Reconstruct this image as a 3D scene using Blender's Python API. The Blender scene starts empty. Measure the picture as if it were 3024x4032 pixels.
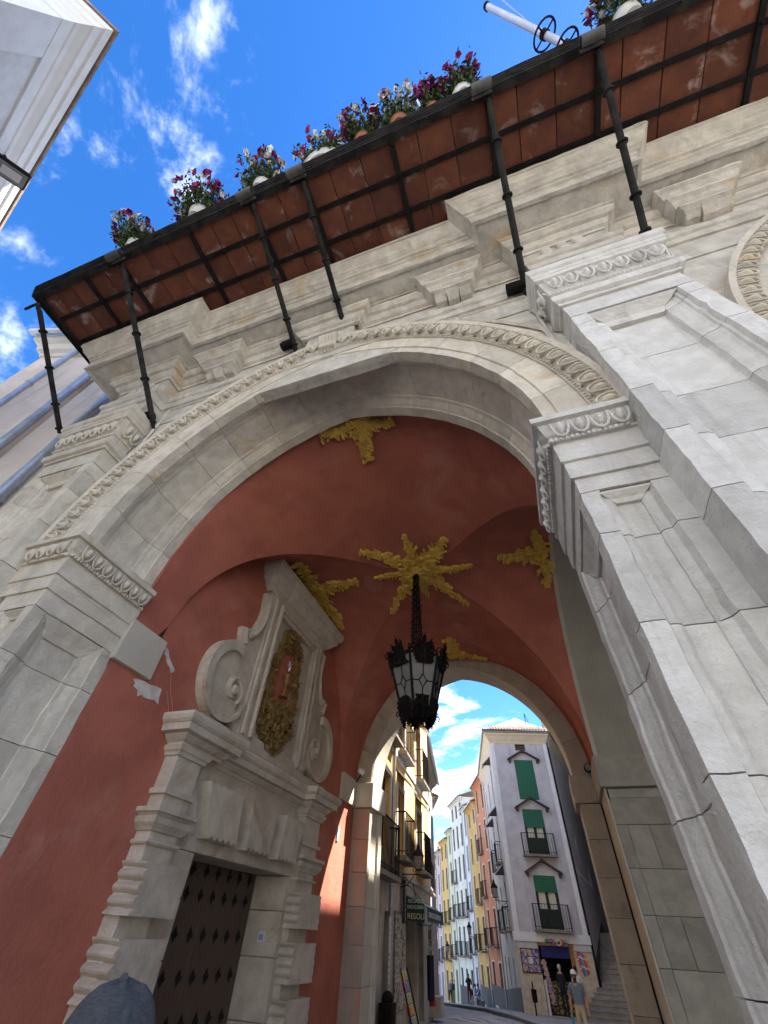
import bpy, bmesh, math, random
from math import sin, cos, pi, radians, sqrt, atan2, acos
from mathutils import Vector, Matrix, noise as mnoise
random.seed(7)
SC = bpy.context.scene
COL = SC.collection

# ---------------------------------------------------------------- camera
CAM_H = 1.65
cam_d = bpy.data.cameras.new('camera'); cam = bpy.data.objects.new('camera', cam_d); COL.objects.link(cam)
cam_d.sensor_fit = 'HORIZONTAL'; cam_d.sensor_width = 36.0; cam_d.lens = 1600.47 / 3024 * 36
cam_d.clip_start = 0.05; cam_d.clip_end = 3000
AX = (0.94757004, 0.31643674, 0.0444837); AY = (-0.19991383, 0.6956419, -0.69001218); AZ = (-0.24928993, 0.64494197, 0.72242951)
cam.matrix_world = Matrix(((AX[0], -AY[0], -AZ[0], 0), (AX[1], -AY[1], -AZ[1], 0), (AX[2], -AY[2], -AZ[2], CAM_H), (0, 0, 0, 1)))
SC.camera = cam

# ---------------------------------------------------------------- sun, sky, exposure
SUN = Vector((1.38, 1.0, 2.15)).normalized()          # direction towards the sun
SUN_EL = math.asin(SUN.z); SUN_AZ = atan2(SUN.x, SUN.y)
sd = bpy.data.lights.new('sun', 'SUN'); sd.energy = 5.0; sd.angle = radians(0.53); sd.color = (1.0, 0.93, 0.82)
so = bpy.data.objects.new('sun', sd); COL.objects.link(so); so.location = (20, 20, 40)
so.rotation_euler = SUN.to_track_quat('Z', 'Y').to_euler()
W = bpy.data.worlds.new('World'); SC.world = W; W.use_nodes = True
wn = W.node_tree.nodes; wl = W.node_tree.links; wn.clear()
def wnode(t, **k):
    n = wn.new(t)
    for a, b in k.items(): setattr(n, a, b)
    return n
sky = wnode('ShaderNodeTexSky', sky_type='NISHITA', sun_disc=False)
sky.sun_elevation = SUN_EL; sky.sun_rotation = SUN_AZ; sky.altitude = 950; sky.air_density = 1.0; sky.dust_density = 0.35; sky.ozone_density = 2.5
hs = wnode('ShaderNodeHueSaturation'); hs.inputs['Saturation'].default_value = 1.32; hs.inputs['Hue'].default_value = 0.508
tc = wnode('ShaderNodeTexCoord')
sep = wnode('ShaderNodeSeparateXYZ')
zc = wnode('ShaderNodeMath', operation='MAXIMUM'); zc.inputs[1].default_value = 0.0
za = wnode('ShaderNodeMath', operation='ADD'); za.inputs[1].default_value = 0.18
dv = wnode('ShaderNodeVectorMath', operation='DIVIDE')
cb = wnode('ShaderNodeCombineXYZ')
mp = wnode('ShaderNodeMapping'); mp.inputs['Location'].default_value = (16.318, -9.274, 4.114); mp.inputs['Rotation'].default_value = (0, 0, 0.6); mp.inputs['Scale'].default_value = (1.0, 1.35, 1.0)
n1 = wnode('ShaderNodeTexNoise'); n1.inputs['Scale'].default_value = 2.1; n1.inputs['Detail'].default_value = 10; n1.inputs['Roughness'].default_value = 0.62; n1.inputs['Distortion'].default_value = 0.35
n2 = wnode('ShaderNodeTexNoise'); n2.inputs['Scale'].default_value = 0.75; n2.inputs['Detail'].default_value = 3
mx = wnode('ShaderNodeMath', operation='MULTIPLY_ADD'); mx.inputs[1].default_value = 0.55
rp = wnode('ShaderNodeValToRGB'); rp.color_ramp.elements[0].position = 0.815; rp.color_ramp.elements[1].position = 1.12
rp.color_ramp.interpolation = 'EASE'
# more cloud towards the horizon, as a cloud deck seen edge-on
hz = wnode('ShaderNodeMapRange'); hz.inputs['From Min'].default_value = 0.75; hz.inputs['From Max'].default_value = 0.1; hz.inputs['To Min'].default_value = 0.0; hz.inputs['To Max'].default_value = 0.13
ad2 = wnode('ShaderNodeMath', operation='ADD')
mix = wnode('ShaderNodeMix', data_type='RGBA'); 
CLOUD = (7.6, 8.0, 8.6, 1)
bg = wnode('ShaderNodeBackground'); bg.inputs['Strength'].default_value = 0.08
wo = wnode('ShaderNodeOutputWorld')
L_ = wl.new
L_(tc.outputs['Generated'], sep.inputs[0]); L_(sep.outputs['Z'], zc.inputs[0]); L_(zc.outputs[0], za.inputs[0])
L_(za.outputs[0], cb.inputs[0]); L_(za.outputs[0], cb.inputs[1]); L_(za.outputs[0], cb.inputs[2])
L_(tc.outputs['Generated'], dv.inputs[0]); L_(cb.outputs[0], dv.inputs[1]); L_(dv.outputs[0], mp.inputs['Vector'])
L_(mp.outputs[0], n1.inputs['Vector']); L_(mp.outputs[0], n2.inputs['Vector'])
L_(n2.outputs['Fac'], mx.inputs[0]); L_(n1.outputs['Fac'], mx.inputs[2])
L_(sep.outputs['Z'], hz.inputs['Value']); L_(mx.outputs[0], ad2.inputs[0]); L_(hz.outputs['Result'], ad2.inputs[1])
L_(ad2.outputs[0], rp.inputs['Fac'])
L_(sky.outputs[0], hs.inputs['Color'])
L_(rp.outputs['Color'], mix.inputs['Factor']); L_(hs.outputs[0], mix.inputs['A']); mix.inputs['B'].default_value = CLOUD
L_(mix.outputs['Result'], bg.inputs['Color']); L_(bg.outputs[0], wo.inputs['Surface'])
vs = SC.view_settings; vs.view_transform = 'Standard'; vs.look = 'None'; vs.exposure = 2.35; vs.gamma = 1.0; vs.use_curve_mapping = False
SC.cycles.max_bounces = 8; SC.cycles.diffuse_bounces = 7; SC.cycles.transparent_max_bounces = 12

# ---------------------------------------------------------------- mesh helpers
class MB:
    """collects geometry; build() links it as ONE mesh object"""
    def __init__(s): s.v = []; s.f = []; s.mi = []; s.cur = 0
    def add(s, vs, fs):
        o = len(s.v); s.v += [tuple(p) for p in vs]
        for f in fs: s.f.append([i + o for i in f]); s.mi.append(s.cur)
        return s
    def box(s, x0, x1, y0, y1, z0, z1):
        return s.add([(x0,y0,z0),(x1,y0,z0),(x1,y1,z0),(x0,y1,z0),(x0,y0,z1),(x1,y0,z1),(x1,y1,z1),(x0,y1,z1)],
                     [(0,3,2,1),(4,5,6,7),(0,1,5,4),(1,2,6,5),(2,3,7,6),(3,0,4,7)])
    def bev(s, x0, x1, y0, y1, z0, z1, b=.008):
        """box with chamfered edges"""
        vs = []
        for (x, sx) in ((x0, 1), (x1, -1)):
            for (y, sy) in ((y0, 1), (y1, -1)):
                for (z, sz) in ((z0, 1), (z1, -1)):
                    vs += [(x, y + sy*b, z + sz*b), (x + sx*b, y, z + sz*b), (x + sx*b, y + sy*b, z)]
        bm = bmesh.new()
        for p in vs: bm.verts.new(p)
        bmesh.ops.convex_hull(bm, input=bm.verts)
        bmesh.ops.dissolve_limit(bm, angle_limit=.01, verts=bm.verts, edges=bm.edges)
        bm.verts.index_update()
        s.add([v.co.copy() for v in bm.verts], [[v.index for v in f.verts] for f in bm.faces]); bm.free()
        return s
    def prism(s, poly, fn, a, b):
        """poly: 2D list; fn(p, t) -> 3D"""
        n = len(poly)
        vs = [fn(p, a) for p in poly] + [fn(p, b) for p in poly]
        fs = [[i, (i+1) % n, n + (i+1) % n, n + i] for i in range(n)] + [list(range(n))[::-1], list(range(n, 2*n))]
        return s.add(vs, fs)
    def loft(s, rings, closed=True, caps=True):
        n = len(rings[0]); vs = [p for r in rings for p in r]; fs = []
        m = n if closed else n - 1
        for k in range(len(rings) - 1):
            for i in range(m):
                j = (i + 1) % n
                fs.append([k*n + i, k*n + j, (k+1)*n + j, (k+1)*n + i])
        if caps and closed: fs += [list(range(n))[::-1], list(range((len(rings)-1)*n, len(rings)*n))]
        return s.add(vs, fs)
    def grid(s, rows):
        return s.loft(rows, closed=False, caps=False)
    def tube(s, pts, r, n=6, caps=True):
        pts = [Vector(p) for p in pts]
        rs = r if isinstance(r, (list, tuple)) else [r] * len(pts)
        rings = []; ref = None
        for i, p in enumerate(pts):
            d = (pts[min(i+1, len(pts)-1)] - pts[max(i-1, 0)])
            if d.length < 1e-9: d = Vector((0, 0, 1))
            d.normalize()
            if ref is None:
                ref = d.cross(Vector((0, 0, 1)))
                if ref.length < .1: ref = d.cross(Vector((1, 0, 0)))
            ref = (ref - d * ref.dot(d)); ref.normalize(); b = d.cross(ref)
            rings.append([tuple(p + (ref * cos(2*pi*k/n) + b * sin(2*pi*k/n)) * rs[i]) for k in range(n)])
        return s.loft(rings, True, caps)
    def lathe(s, prof, c=(0, 0, 0), n=16, axis='z'):
        rings = []
        for r, z in prof:
            ring = []
            for k in range(n):
                a = 2*pi*k/n
                if axis == 'z': ring.append((c[0] + r*cos(a), c[1] + r*sin(a), c[2] + z))
                elif axis == 'y': ring.append((c[0] + r*cos(a), c[1] + z, c[2] + r*sin(a)))
                else: ring.append((c[0] + z, c[1] + r*cos(a), c[2] + r*sin(a)))
            rings.append(ring)
        return s.loft(rings)
    def ball(s, c, r, n=8, m=5, sc=(1, 1, 1)):
        return s.lathe([(max(1e-4, sin(pi*k/m)) * r, -cos(pi*k/m) * r) for k in range(m+1)], (0, 0, 0), n) if False else s._ball(c, r, n, m, sc)
    def _ball(s, c, r, n, m, sc):
        rings = [[(c[0] + sc[0]*r*sin(pi*k/m)*cos(2*pi*i/n), c[1] + sc[1]*r*sin(pi*k/m)*sin(2*pi*i/n), c[2] - sc[2]*r*cos(pi*k/m)) for i in range(n)] for k in range(1, m)]
        s.loft(rings, True, False); o = len(s.v)
        base = o - n*(m-1)
        s.v += [(c[0], c[1], c[2] - sc[2]*r), (c[0], c[1], c[2] + sc[2]*r)]
        for i in range(n):
            s.f.append([o, base + (i+1) % n, base + i]); s.mi.append(s.cur)
            s.f.append([o+1, base + n*(m-2) + i, base + n*(m-2) + (i+1) % n]); s.mi.append(s.cur)
        return s
    def mould(s, prof, path, side=1, closed_ends=True):
        """sweep profile [(out, z)] along plan polyline with mitred corners; out points to the right of travel when side=1"""
        P = [Vector((p[0], p[1])) for p in path]; rings = []
        for i, p in enumerate(P):
            ns = []
            if i > 0: d = (P[i]-P[i-1]).normalized(); ns.append(Vector((d.y, -d.x)) * side)
            if i < len(P)-1: d = (P[i+1]-P[i]).normalized(); ns.append(Vector((d.y, -d.x)) * side)
            if len(ns) == 2:
                m = (ns[0] + ns[1]); q = m.dot(ns[0]); m = m / q if abs(q) > 1e-6 else ns[0]
            else: m = ns[0]
            rings.append([(p.x + m.x*o, p.y + m.y*o, z) for o, z in prof])
        return s.loft(rings, True, closed_ends)
    def xf(s, M):
        s.v = [tuple(M @ Vector(p)) for p in s.v]; return s
    def mesh(s, name, mats, smooth=False, fix=True):
        me = bpy.data.meshes.new(name); me.from_pydata(s.v, [], s.f)
        ml = mats if isinstance(mats, (list, tuple)) else [mats]
        for m in ml: me.materials.append(m)
        if len(ml) > 1: me.polygons.foreach_set('material_index', s.mi)
        if fix:
            bm = bmesh.new(); bm.from_mesh(me); bmesh.ops.recalc_face_normals(bm, faces=bm.faces); bm.to_mesh(me); bm.free()
        if smooth:
            me.polygons.foreach_set('use_smooth', [True] * len(me.polygons))
            try: me.set_sharp_from_angle(angle=radians(smooth if smooth is not True else 40))
            except Exception: pass
        me.update(); return me
    def build(s, name, mats, parent=None, smooth=False, fix=True, worn=None):
        me = s.mesh(name, mats, smooth, fix)
        if worn: wear(me, *worn)
        return link(name, me, parent)

def wear(me, L, amp):
    """break long straight edges and shift the points a few millimetres, as on weathered stone"""
    bm = bmesh.new(); bm.from_mesh(me)
    bmesh.ops.triangulate(bm, faces=[f for f in bm.faces if len(f.verts) > 4], ngon_method='EAR_CLIP')
    g = {}
    for e in bm.edges:
        c = int(e.calc_length() / L)
        if c > 0: g.setdefault(min(c, 200), []).append(e)
    for c, es in g.items():
        es = [e for e in es if e.is_valid]
        bmesh.ops.subdivide_edges(bm, edges=es, cuts=c, use_grid_fill=True)
    for v in bm.verts:
        p = v.co; a = mnoise.noise_vector(p * 5.0) * amp * .9 + mnoise.noise_vector(p * 17.0) * amp * .7
        chip = mnoise.noise(p * 6.3 + Vector((9, 4, 2)))
        if chip > .42: a += mnoise.noise_vector(p * 11.0) * amp * 2.2
        v.co = p + a
    bm.to_mesh(me); bm.free(); me.update()
def link(name, me, parent=None, loc=None, rot=None):
    o = bpy.data.objects.new(name, me); COL.objects.link(o)
    if parent is not None: o.parent = parent
    if loc is not None: o.location = loc
    if rot is not None: o.rotation_euler = rot
    return o
def inst(name, me, M, parent=None):
    o = bpy.data.objects.new(name, me); COL.objects.link(o)
    if parent is not None: o.parent = parent
    o.matrix_local = M
    return o
def tag(o, label, cat, group=None, kind=None):
    o['label'] = label; o['category'] = cat
    if group: o['group'] = group
    if kind: o['kind'] = kind
    return o
def thing(name, label, cat, group=None, loc=(0, 0, 0), rz=0):
    o = bpy.data.objects.new(name, None); COL.objects.link(o); o.location = loc; o.rotation_euler = (0, 0, rz)
    o.empty_display_size = .1
    return tag(o, label, cat, group)
def grp(name, parent):
    """an Empty that is itself a part (it parents sub-parts)"""
    o = bpy.data.objects.new(name, None); COL.objects.link(o); o.parent = parent; o.empty_display_size = .05
    return o
def frame(o, x, y, z=Vector((0, 0, 1))):
    """matrix from origin and axes"""
    x = Vector(x); y = Vector(y); z = Vector(z)
    return Matrix(((x.x, y.x, z.x, o[0]), (x.y, y.y, z.y, o[1]), (x.z, y.z, z.z, o[2]), (0, 0, 0, 1)))
def copy_tree(o, parent=None):
    c = o.copy(); COL.objects.link(c); c.parent = parent
    for ch in list(o.children): copy_tree(ch, c)
    return c

# ---------------------------------------------------------------- materials
def M(name, col, col2=None, scale=3.0, rough=.8, bump=.0, bscale=60., metal=0., col3=None, s3=.8, lo=.35, hi=.65, lo3=.55, hi3=.72, rnd=0., streak=None, spec=.35, coat=0, detail=8, stretch=(1, 1, 1), bump2=0., b2scale=6.):
    m = bpy.data.materials.new(name); m.use_nodes = True
    nt = m.node_tree; N = nt.nodes; L = nt.links.new; b = N['Principled BSDF']
    b.inputs['Roughness'].default_value = rough; b.inputs['Metallic'].default_value = metal
    b.inputs['Specular IOR Level'].default_value = spec
    if coat: b.inputs['Coat Weight'].default_value = coat
    tcn = N.new('ShaderNodeTexCoord'); src = tcn.outputs['Object']
    if rnd:
        oi0 = N.new('ShaderNodeObjectInfo'); vm = N.new('ShaderNodeVectorMath'); vm.operation = 'MULTIPLY_ADD'
        L(oi0.outputs['Random'], vm.inputs[0]); vm.inputs[1].default_value = (37.3, 21.7, 53.1); L(src, vm.inputs[2]); src = vm.outputs[0]
    if stretch != (1, 1, 1):
        mpn = N.new('ShaderNodeMapping'); mpn.inputs['Scale'].default_value = stretch; L(src, mpn.inputs['Vector']); src2 = mpn.outputs[0]
    else: src2 = src
    def noise(sc, det=detail, dist=0., v=src2):
        n = N.new('ShaderNodeTexNoise'); n.inputs['Scale'].default_value = sc; n.inputs['Detail'].default_value = det; n.inputs['Roughness'].default_value = .6; n.inputs['Distortion'].default_value = dist
        L(v, n.inputs['Vector']); return n.outputs['Fac']
    def mixc(f, a, bb):
        x = N.new('ShaderNodeMix'); x.data_type = 'RGBA'
        if hasattr(f, 'node'): L(f, x.inputs['Factor'])
        else: x.inputs['Factor'].default_value = f
        for k, q in (('A', a), ('B', bb)):
            if hasattr(q, 'node'): L(q, x.inputs[k])
            else: x.inputs[k].default_value = (*q, 1)
        return x.outputs['Result']
    def ramp(f, a, bb):
        r = N.new('ShaderNodeMapRange'); r.interpolation_type = 'SMOOTHSTEP'; r.inputs['From Min'].default_value = a; r.inputs['From Max'].default_value = bb; L(f, r.inputs['Value']); return r.outputs['Result']
    cur = col
    if col2: cur = mixc(ramp(noise(scale), lo, hi), col, col2)
    if col3: cur = mixc(ramp(noise(s3, 9, .6), lo3, hi3), cur, col3)
    if streak:
        mp2 = N.new('ShaderNodeMapping'); mp2.inputs['Scale'].default_value = (6, 6, .5); L(src, mp2.inputs['Vector'])
        cur = mixc(ramp(noise(1.2, 8, .3, mp2.outputs[0]), .52, .72), cur, streak)
    if rnd:
        oi = N.new('ShaderNodeObjectInfo'); h = N.new('ShaderNodeHueSaturation')
        mr = N.new('ShaderNodeMapRange'); mr.inputs['To Min'].default_value = 1 - rnd; mr.inputs['To Max'].default_value = 1 + rnd
        L(oi.outputs['Random'], mr.inputs['Value']); L(mr.outputs['Result'], h.inputs['Value'])
        if hasattr(cur, 'node'): L(cur, h.inputs['Color'])
        else: h.inputs['Color'].default_value = (*cur, 1)
        cur = h.outputs['Color']
    if hasattr(cur, 'node'): L(cur, b.inputs['Base Color'])
    else: b.inputs['Base Color'].default_value = (*cur, 1)
    if bump or bump2:
        last = None
        for st, sc, dist in ((bump2, b2scale, .04), (bump, bscale, .012)):
            if not st: continue
            bn = N.new('ShaderNodeBump'); bn.inputs['Strength'].default_value = st; bn.inputs['Distance'].default_value = dist
            L(noise(sc, 6), bn.inputs['Height'])
            if last: L(last, bn.inputs['Normal'])
            last = bn.outputs['Normal']
        L(last, b.inputs['Normal'])
    return m
STONE = M('limestone', (.64, .585, .48), (.53, .48, .39), 7, .88, .5, 70, col3=(.50, .385, .235), s3=1.9, lo3=.57, hi3=.73, rnd=.09, bump2=.3, b2scale=22, streak=(.45, .42, .365))
STONEW = M('white_limestone', (.66, .643, .60), (.56, .54, .50), 8, .85, .5, 60, col3=(.47, .42, .34), s3=2.8, lo3=.62, hi3=.74, rnd=.15, bump2=.35, b2scale=24, streak=(.47, .455, .42))
STONEC = M('cornice_limestone', (.62, .585, .51), (.47, .44, .385), 6, .9, .6, 60, col3=(.50, .39, .25), s3=2.0, lo3=.57, hi3=.72, rnd=.07, bump2=.4, b2scale=18, streak=(.42, .385, .32))
STONEG = M('grey_ashlar', (.38, .355, .295), (.30, .285, .24), 6, .88, .6, 55, rnd=.10, streak=(.30, .285, .245), bump2=.3, b2scale=20)
STONEB = M('brown_sandstone', (.44, .365, .28), (.36, .30, .235), 4, .85, .4, 70, col3=(.24, .20, .17), s3=3, rnd=.05)
STONEP = M('portal_stone', (.56, .505, .42), (.44, .39, .32), 5.0, .88, .8, 40, col3=(.40, .32, .22), s3=2.0, rnd=.06, bump2=.2)
RED = M('red_plaster', (.43, .142, .092), (.345, .110, .074), 2.2, .9, .5, 24, col3=(.44, .19, .14), s3=1.0, lo3=.54, hi3=.72, bump2=.25, b2scale=3)
GREYP = M('grey_green_plaster', (.34, .325, .265), (.295, .285, .235), 2.5, .85, .4, 40, streak=(.29, .28, .23), bump2=.15)
WHITEP = M('white_plaster', (.62, .60, .55), (.55, .53, .48), 3, .85, .2, 40)
PATCH = M('bare_plaster', (.66, .63, .58), (.52, .47, .42), 14, .9, .4, 60)
CREAMB = M('cream_block', (.50, .46, .38), (.45, .415, .345), 3, .85, .15, 60)
GOLD = M('gold_paint', (.70, .47, .085), (.52, .33, .055), 9, .5, .4, 60, spec=.5)
GILT = M('old_gilding', (.30, .20, .06), (.17, .115, .04), 12, .45, .4, 80, metal=.35, spec=.5)
IRON = M('painted_iron', (.005, .005, .0052), (.012, .011, .010), 9, .7, .5, 40, spec=.15)
RUST = M('weathered_iron', (.009, .009, .0092), (.028, .026, .023), 7, .75, .6, 30, spec=.15)
TERRA = M('terracotta', (.150, .050, .024), (.105, .034, .02), 5, .85, .4, 60, col3=(.33, .24, .205), s3=3.6, lo3=.56, hi3=.72, rnd=.22, streak=(.09, .03, .02))
WOOD = M('dark_door_wood', (.115, .078, .057), (.08, .055, .041), 6, .65, .3, 30, stretch=(1, 14, 1))
GLASS = M('frosted_glass', (.22, .22, .215), (.17, .17, .165), 6, .35)
WINDOW = M('window_glass', (.02, .023, .027), None, rough=.08, spec=.6)
CURTAIN = M('lace_curtain', (.55, .52, .42), (.40, .38, .31), 30, .9)
ZINC = M('zinc_pipe', (.42, .46, .53), (.34, .37, .43), 7, .42, .1, 40, metal=.6)
WHITEPOT = M('white_pot', (.62, .62, .60), (.5, .5, .48), 6, .5)
CLAY = M('clay_pot', (.30, .12, .06), (.22, .09, .05), 6, .8)
LEAF = M('petunia_leaf', (.045, .085, .025), (.075, .12, .035), 20, .6)
PETM = M('magenta_petal', (.30, .012, .14), (.16, .008, .09), 25, .6)
PETW = M('white_petal', (.70, .70, .70), (.58, .60, .62), 25, .6)
PETP = M('pink_petal', (.45, .05, .24), (.35, .03, .17), 25, .6)
def plain(name, col, rough=.7, metal=0, spec=.35): return M(name, col, None, rough=rough, metal=metal, spec=spec)
# ================================================================ ground
def gz(y):
    """street level along the view direction"""
    if y < 17: return 0.0
    if y < 33: t = (y - 17) / 16; return -.76 * t * t * (3 - 2*t) * .5 - .76 * .5 * t
    return -.76 - .064 * (y - 33)
def sst(a, b, x):
    t = max(0, min(1, (x - a)/(b - a))); return t*t*(3 - 2*t)
def gx(x, y):
    """street level with the cross fall towards the steps"""
    return gz(y) - .40 * sst(12, 20, y) * (1 - sst(25, 32, y)) * sst(-5, -.8, x)
PAVE = M('stone_paving', (.25, .24, .225), (.20, .19, .18), 1.5, .8, .3, 30, col3=(.24, .235, .225), s3=3, rnd=.08)
mb = MB()
ys = [-150, -60, -30, -15, -5, 0, 5, 10, 15, 17, 19, 21, 23, 25, 27, 29, 31, 33, 36, 40, 50, 60, 80, 120, 200, 400]
xs = [-300, -100, -40, -25, -12, -8, -6, -5, -4, -3, -2, -1, 0, 2, 6, 12, 25, 40, 100, 300]
mb.grid([[(x, y, gx(x, y)) for x in xs] for y in ys])
street = mb.build('street', PAVE, fix=False); street['kind'] = 'structure'

# ================================================================ town hall
hall = thing('town_hall', 'pale limestone arcaded town hall with tall round arches, pilasters and a red vaulted passage', 'building')
YF = 1.5                                   # wall plane of the front
YP = 1.32                                  # front of the pilasters
YB = 2.235                                 # back of the front arch
def arch_pt(A, o, t, side):
    cx, zs, a, e = A; R = a + e + o; pe = acos(-e / R); ph = pi - t * (pi - pe)
    x = cx + e + R * cos(ph); z = zs + R * sin(ph)
    return (x if side < 0 else 2*cx - x, z)
def arch_ang(A, o, t, side):
    """tangent (in travel direction upward) and outward normal"""
    cx, zs, a, e = A; R = a + e + o; pe = acos(-e / R); ph = pi - t * (pi - pe)
    n = (cos(ph), sin(ph)) if side < 0 else (-cos(ph), sin(ph))
    return n
def sweep_arch(mb, A, prof, t0, t1, side, n):
    rings = []
    for k in range(n + 1):
        t = t0 + (t1 - t0) * k / n
        rings.append([(*arch_pt(A, o, t, side)[:1], y, arch_pt(A, o, t, side)[1]) for o, y in prof])
    return mb.loft(rings)
FA = (-1.353, 3.72, 1.777, .46)            # front arch: centre, springing, half width, point offset

# ---- piers (stacked blocks)
def plan_right():
    front = [(.425, 1.5), (.508, 1.5), (.512, 1.514), (.522, 1.536), (.548, 1.54), (.566, 1.552), (.568, 1.562), (.672, 1.562), (.674, 1.552), (.69, 1.54), (.716, 1.536), (.724, 1.514), (.728, 1.5), (.84, 1.5)]
    back = [(.84, YB), (.425, YB)]
    rev = [(.425, 2.13), (.438, 2.127), (.446, 2.10), (.472, 2.05), (.478, 2.016), (.49, 2.012), (.49, 1.712), (.478, 1.708), (.472, 1.68), (.446, 1.63), (.438, 1.60), (.425, 1.597)]
    return front + back + rev
PLAN_R = plan_right()
SOLID_R = [(.425, 1.5), (.84, 1.5), (.84, YB), (.425, YB)]
def mir(p): return (-2.705 - p[0], p[1])
def stack(parent, plan, joints, mat, gap=.005, nm='block'):
    for a, b in zip(joints[:-1], joints[1:]):
        MB().prism(plan, lambda p, t: (p[0], p[1], t), a + gap/2, b - gap/2).build(nm, mat, parent, worn=(.06, .0058))
pr_ = grp('pier', hall); pl_ = grp('pier', hall)
stack(pr_, PLAN_R, [.30, .68, 1.12, 1.57, 2.0, 2.468, 2.90, 3.165], STONEW)
stack(pl_, [mir(p) for p in PLAN_R], [.30, .62, 1.08, 1.52, 1.96, 2.402, 2.818, 3.14], STONE)
stack(pr_, SOLID_R, [3.165, 3.29], STONEW); stack(pl_, [mir(p) for p in SOLID_R], [3.14, 3.29], STONE)
MB().bev(.39, .85, 1.46, YB + .03, 0, .298, .012).build('plinth', STONEW, pr_); MB().bev(-3.56, -3.095, 1.46, YB + .03, 0, .298, .012).build('plinth', STONE, pl_)
def head(parent, mat, fn, o0, o1, i0, i1, z1, dz, d):
    """sloped head of a sunk panel: fn(along, depth, z)"""
    mb = MB()
    A = [fn(o0, .012, z1), fn(o1, .012, z1), fn(o1, d, z1), fn(o0, d, z1), fn(o0, .012, z1 - .012), fn(o1, .012, z1 - .012), fn(i1 + .02, d*.62, z1 - dz*.62), fn(i0 - .02, d*.62, z1 - dz*.62), fn(i1, d*.75, z1 - dz), fn(i0, d*.75, z1 - dz), fn(i1, d, z1 - dz), fn(i0, d, z1 - dz)]
    mb.add(A, [(0,1,2,3), (0,4,5,1), (4,7,6,5), (7,9,8,6), (9,11,10,8), (1,5,6,8,10,2), (0,3,11,9,7,4)])
    mb.build('panel_head', mat, parent)
head(pr_, STONEW, lambda s, d, z: (s, 1.5 + d, z), .51, .726, .568, .672, 3.163, .06, .062)
head(pl_, STONE, lambda s, d, z: (-2.705 - s, 1.5 + d, z), .51, .726, .568, .672, 3.138, .06, .062)
head(pr_, STONEW, lambda s, d, z: (.425 + d, s, z), 1.6, 2.128, 1.71, 2.014, 3.163, .13, .065)
head(pl_, STONE, lambda s, d, z: (-3.13 - d, s, z), 1.6, 2.128, 1.71, 2.014, 3.138, .13, .065)
# ---- pilasters
def plan_pil(x0, x1):
    p = [(x0, YF + .3), (x0, YP), (x0 + .108, YP), (x0 + .110, YP + .032), (x0 + .128, YP + .034), (x0 + .131, YP + .05), (x0 + .15, YP + .062), (x0 + .185, YP + .066), (x0 + .21, YP + .08), (x0 + .214, YP + .105), (x0 + .218, YP + .115)]
    q = [(x0 + x1 - a, b) for a, b in p][::-1]
    return p + q
PX0, PX1 = .81, 1.585; LX0, LX1 = -4.40, -3.60
pil = []
for x0, x1, js, mat in ((PX0, PX1, [.30, .75, 1.2, 1.62, 2.05, 2.47, 2.877, 3.282, 3.669, 4.145, 4.60], STONEW), (LX0, LX1, [.30, .8, 1.3, 1.75, 2.2, 2.65, 3.1, 3.5, 3.95, 4.35, 4.60], STONE)):
    g = grp('pilaster', hall); pil.append(g)
    stack(g, plan_pil(x0, x1), js, mat); stack(g, [(x0, YF + .3), (x0, YP), (x1, YP), (x1, YF + .3)], [4.75, 4.97], mat)
    stack(g, plan_pil(x0, x1), [4.60, 4.745], mat)
    head(g, mat, lambda s, d, z: (s, YP + d, z), x0 + .11, x1 - .11, x0 + .218, x1 - .218, 4.743, .13, .115)
    MB().bev(x0 - .05, x1 + .05, YP - .05, YF + .1, 0, .298, .012).build('plinth', mat, g)

# ---- egg-and-dart pieces
def egg_mesh(name, w, h, d, mat):
    mb = MB()
    rings = []
    m, n = 6, 8
    for k in range(m + 1):
        a = pi * k / m; r = max(sin(a), .02)
        rings.append([(w*.31 * r * cos(pi*i/(n-1)) * (1.0 if k > m/2 else .85 + .05*k), -d * r * sin(pi*i/(n-1)), -h*.40*cos(a) + h*.04) for i in range(n)])
    mb.loft(rings, False, False)
    U = [(-w*.46, -d*.62, h*.50), (-w*.45, -d*.72, h*.15), (-w*.40, -d*.70, -h*.18), (-w*.26, -d*.60, -h*.40), (0, -d*.55, -h*.50), (w*.26, -d*.60, -h*.40), (w*.40, -d*.70, -h*.18), (w*.45, -d*.72, h*.15), (w*.46, -d*.62, h*.50)]
    mb.tube(U, [w*.05, w*.065, w*.07, w*.075, w*.08, w*.075, w*.07, w*.065, w*.05], 5)
    mb.add([(w*.5 - w*.07, -d*.2, -h*.1), (w*.5 + w*.07, -d*.2, -h*.1), (w*.5, -d*.62, -h*.15), (w*.5, -d*.1, -h*.55)], [(0, 2, 1), (0, 3, 2), (1, 2, 3), (0, 1, 3)])
    return mb.mesh(name, mat, smooth=True)
EGG_A = egg_mesh('egg', .108, .13, .062, STONE)
EGG_W = egg_mesh('egg', .098, .135, .075, STONEW)
EGG_L = egg_mesh('egg', .098, .135, .075, STONE)
EGG_P = egg_mesh('egg', .118, .20, .09, STONEW)
EGG_PL = egg_mesh('egg', .118, .20, .09, STONE)
def beads(parent, pts, r, mat, name='bead_string'):
    mb = MB()
    for i, (p, tx) in enumerate(pts):
        mb.ball(p, r, 6, 4, (1, 1, 1) if i % 3 else (1.0, 1.0, 1.0))
    o = mb.build(name, mat, parent, smooth=True, fix=False); o['kind'] = 'stuff'; return o
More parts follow.
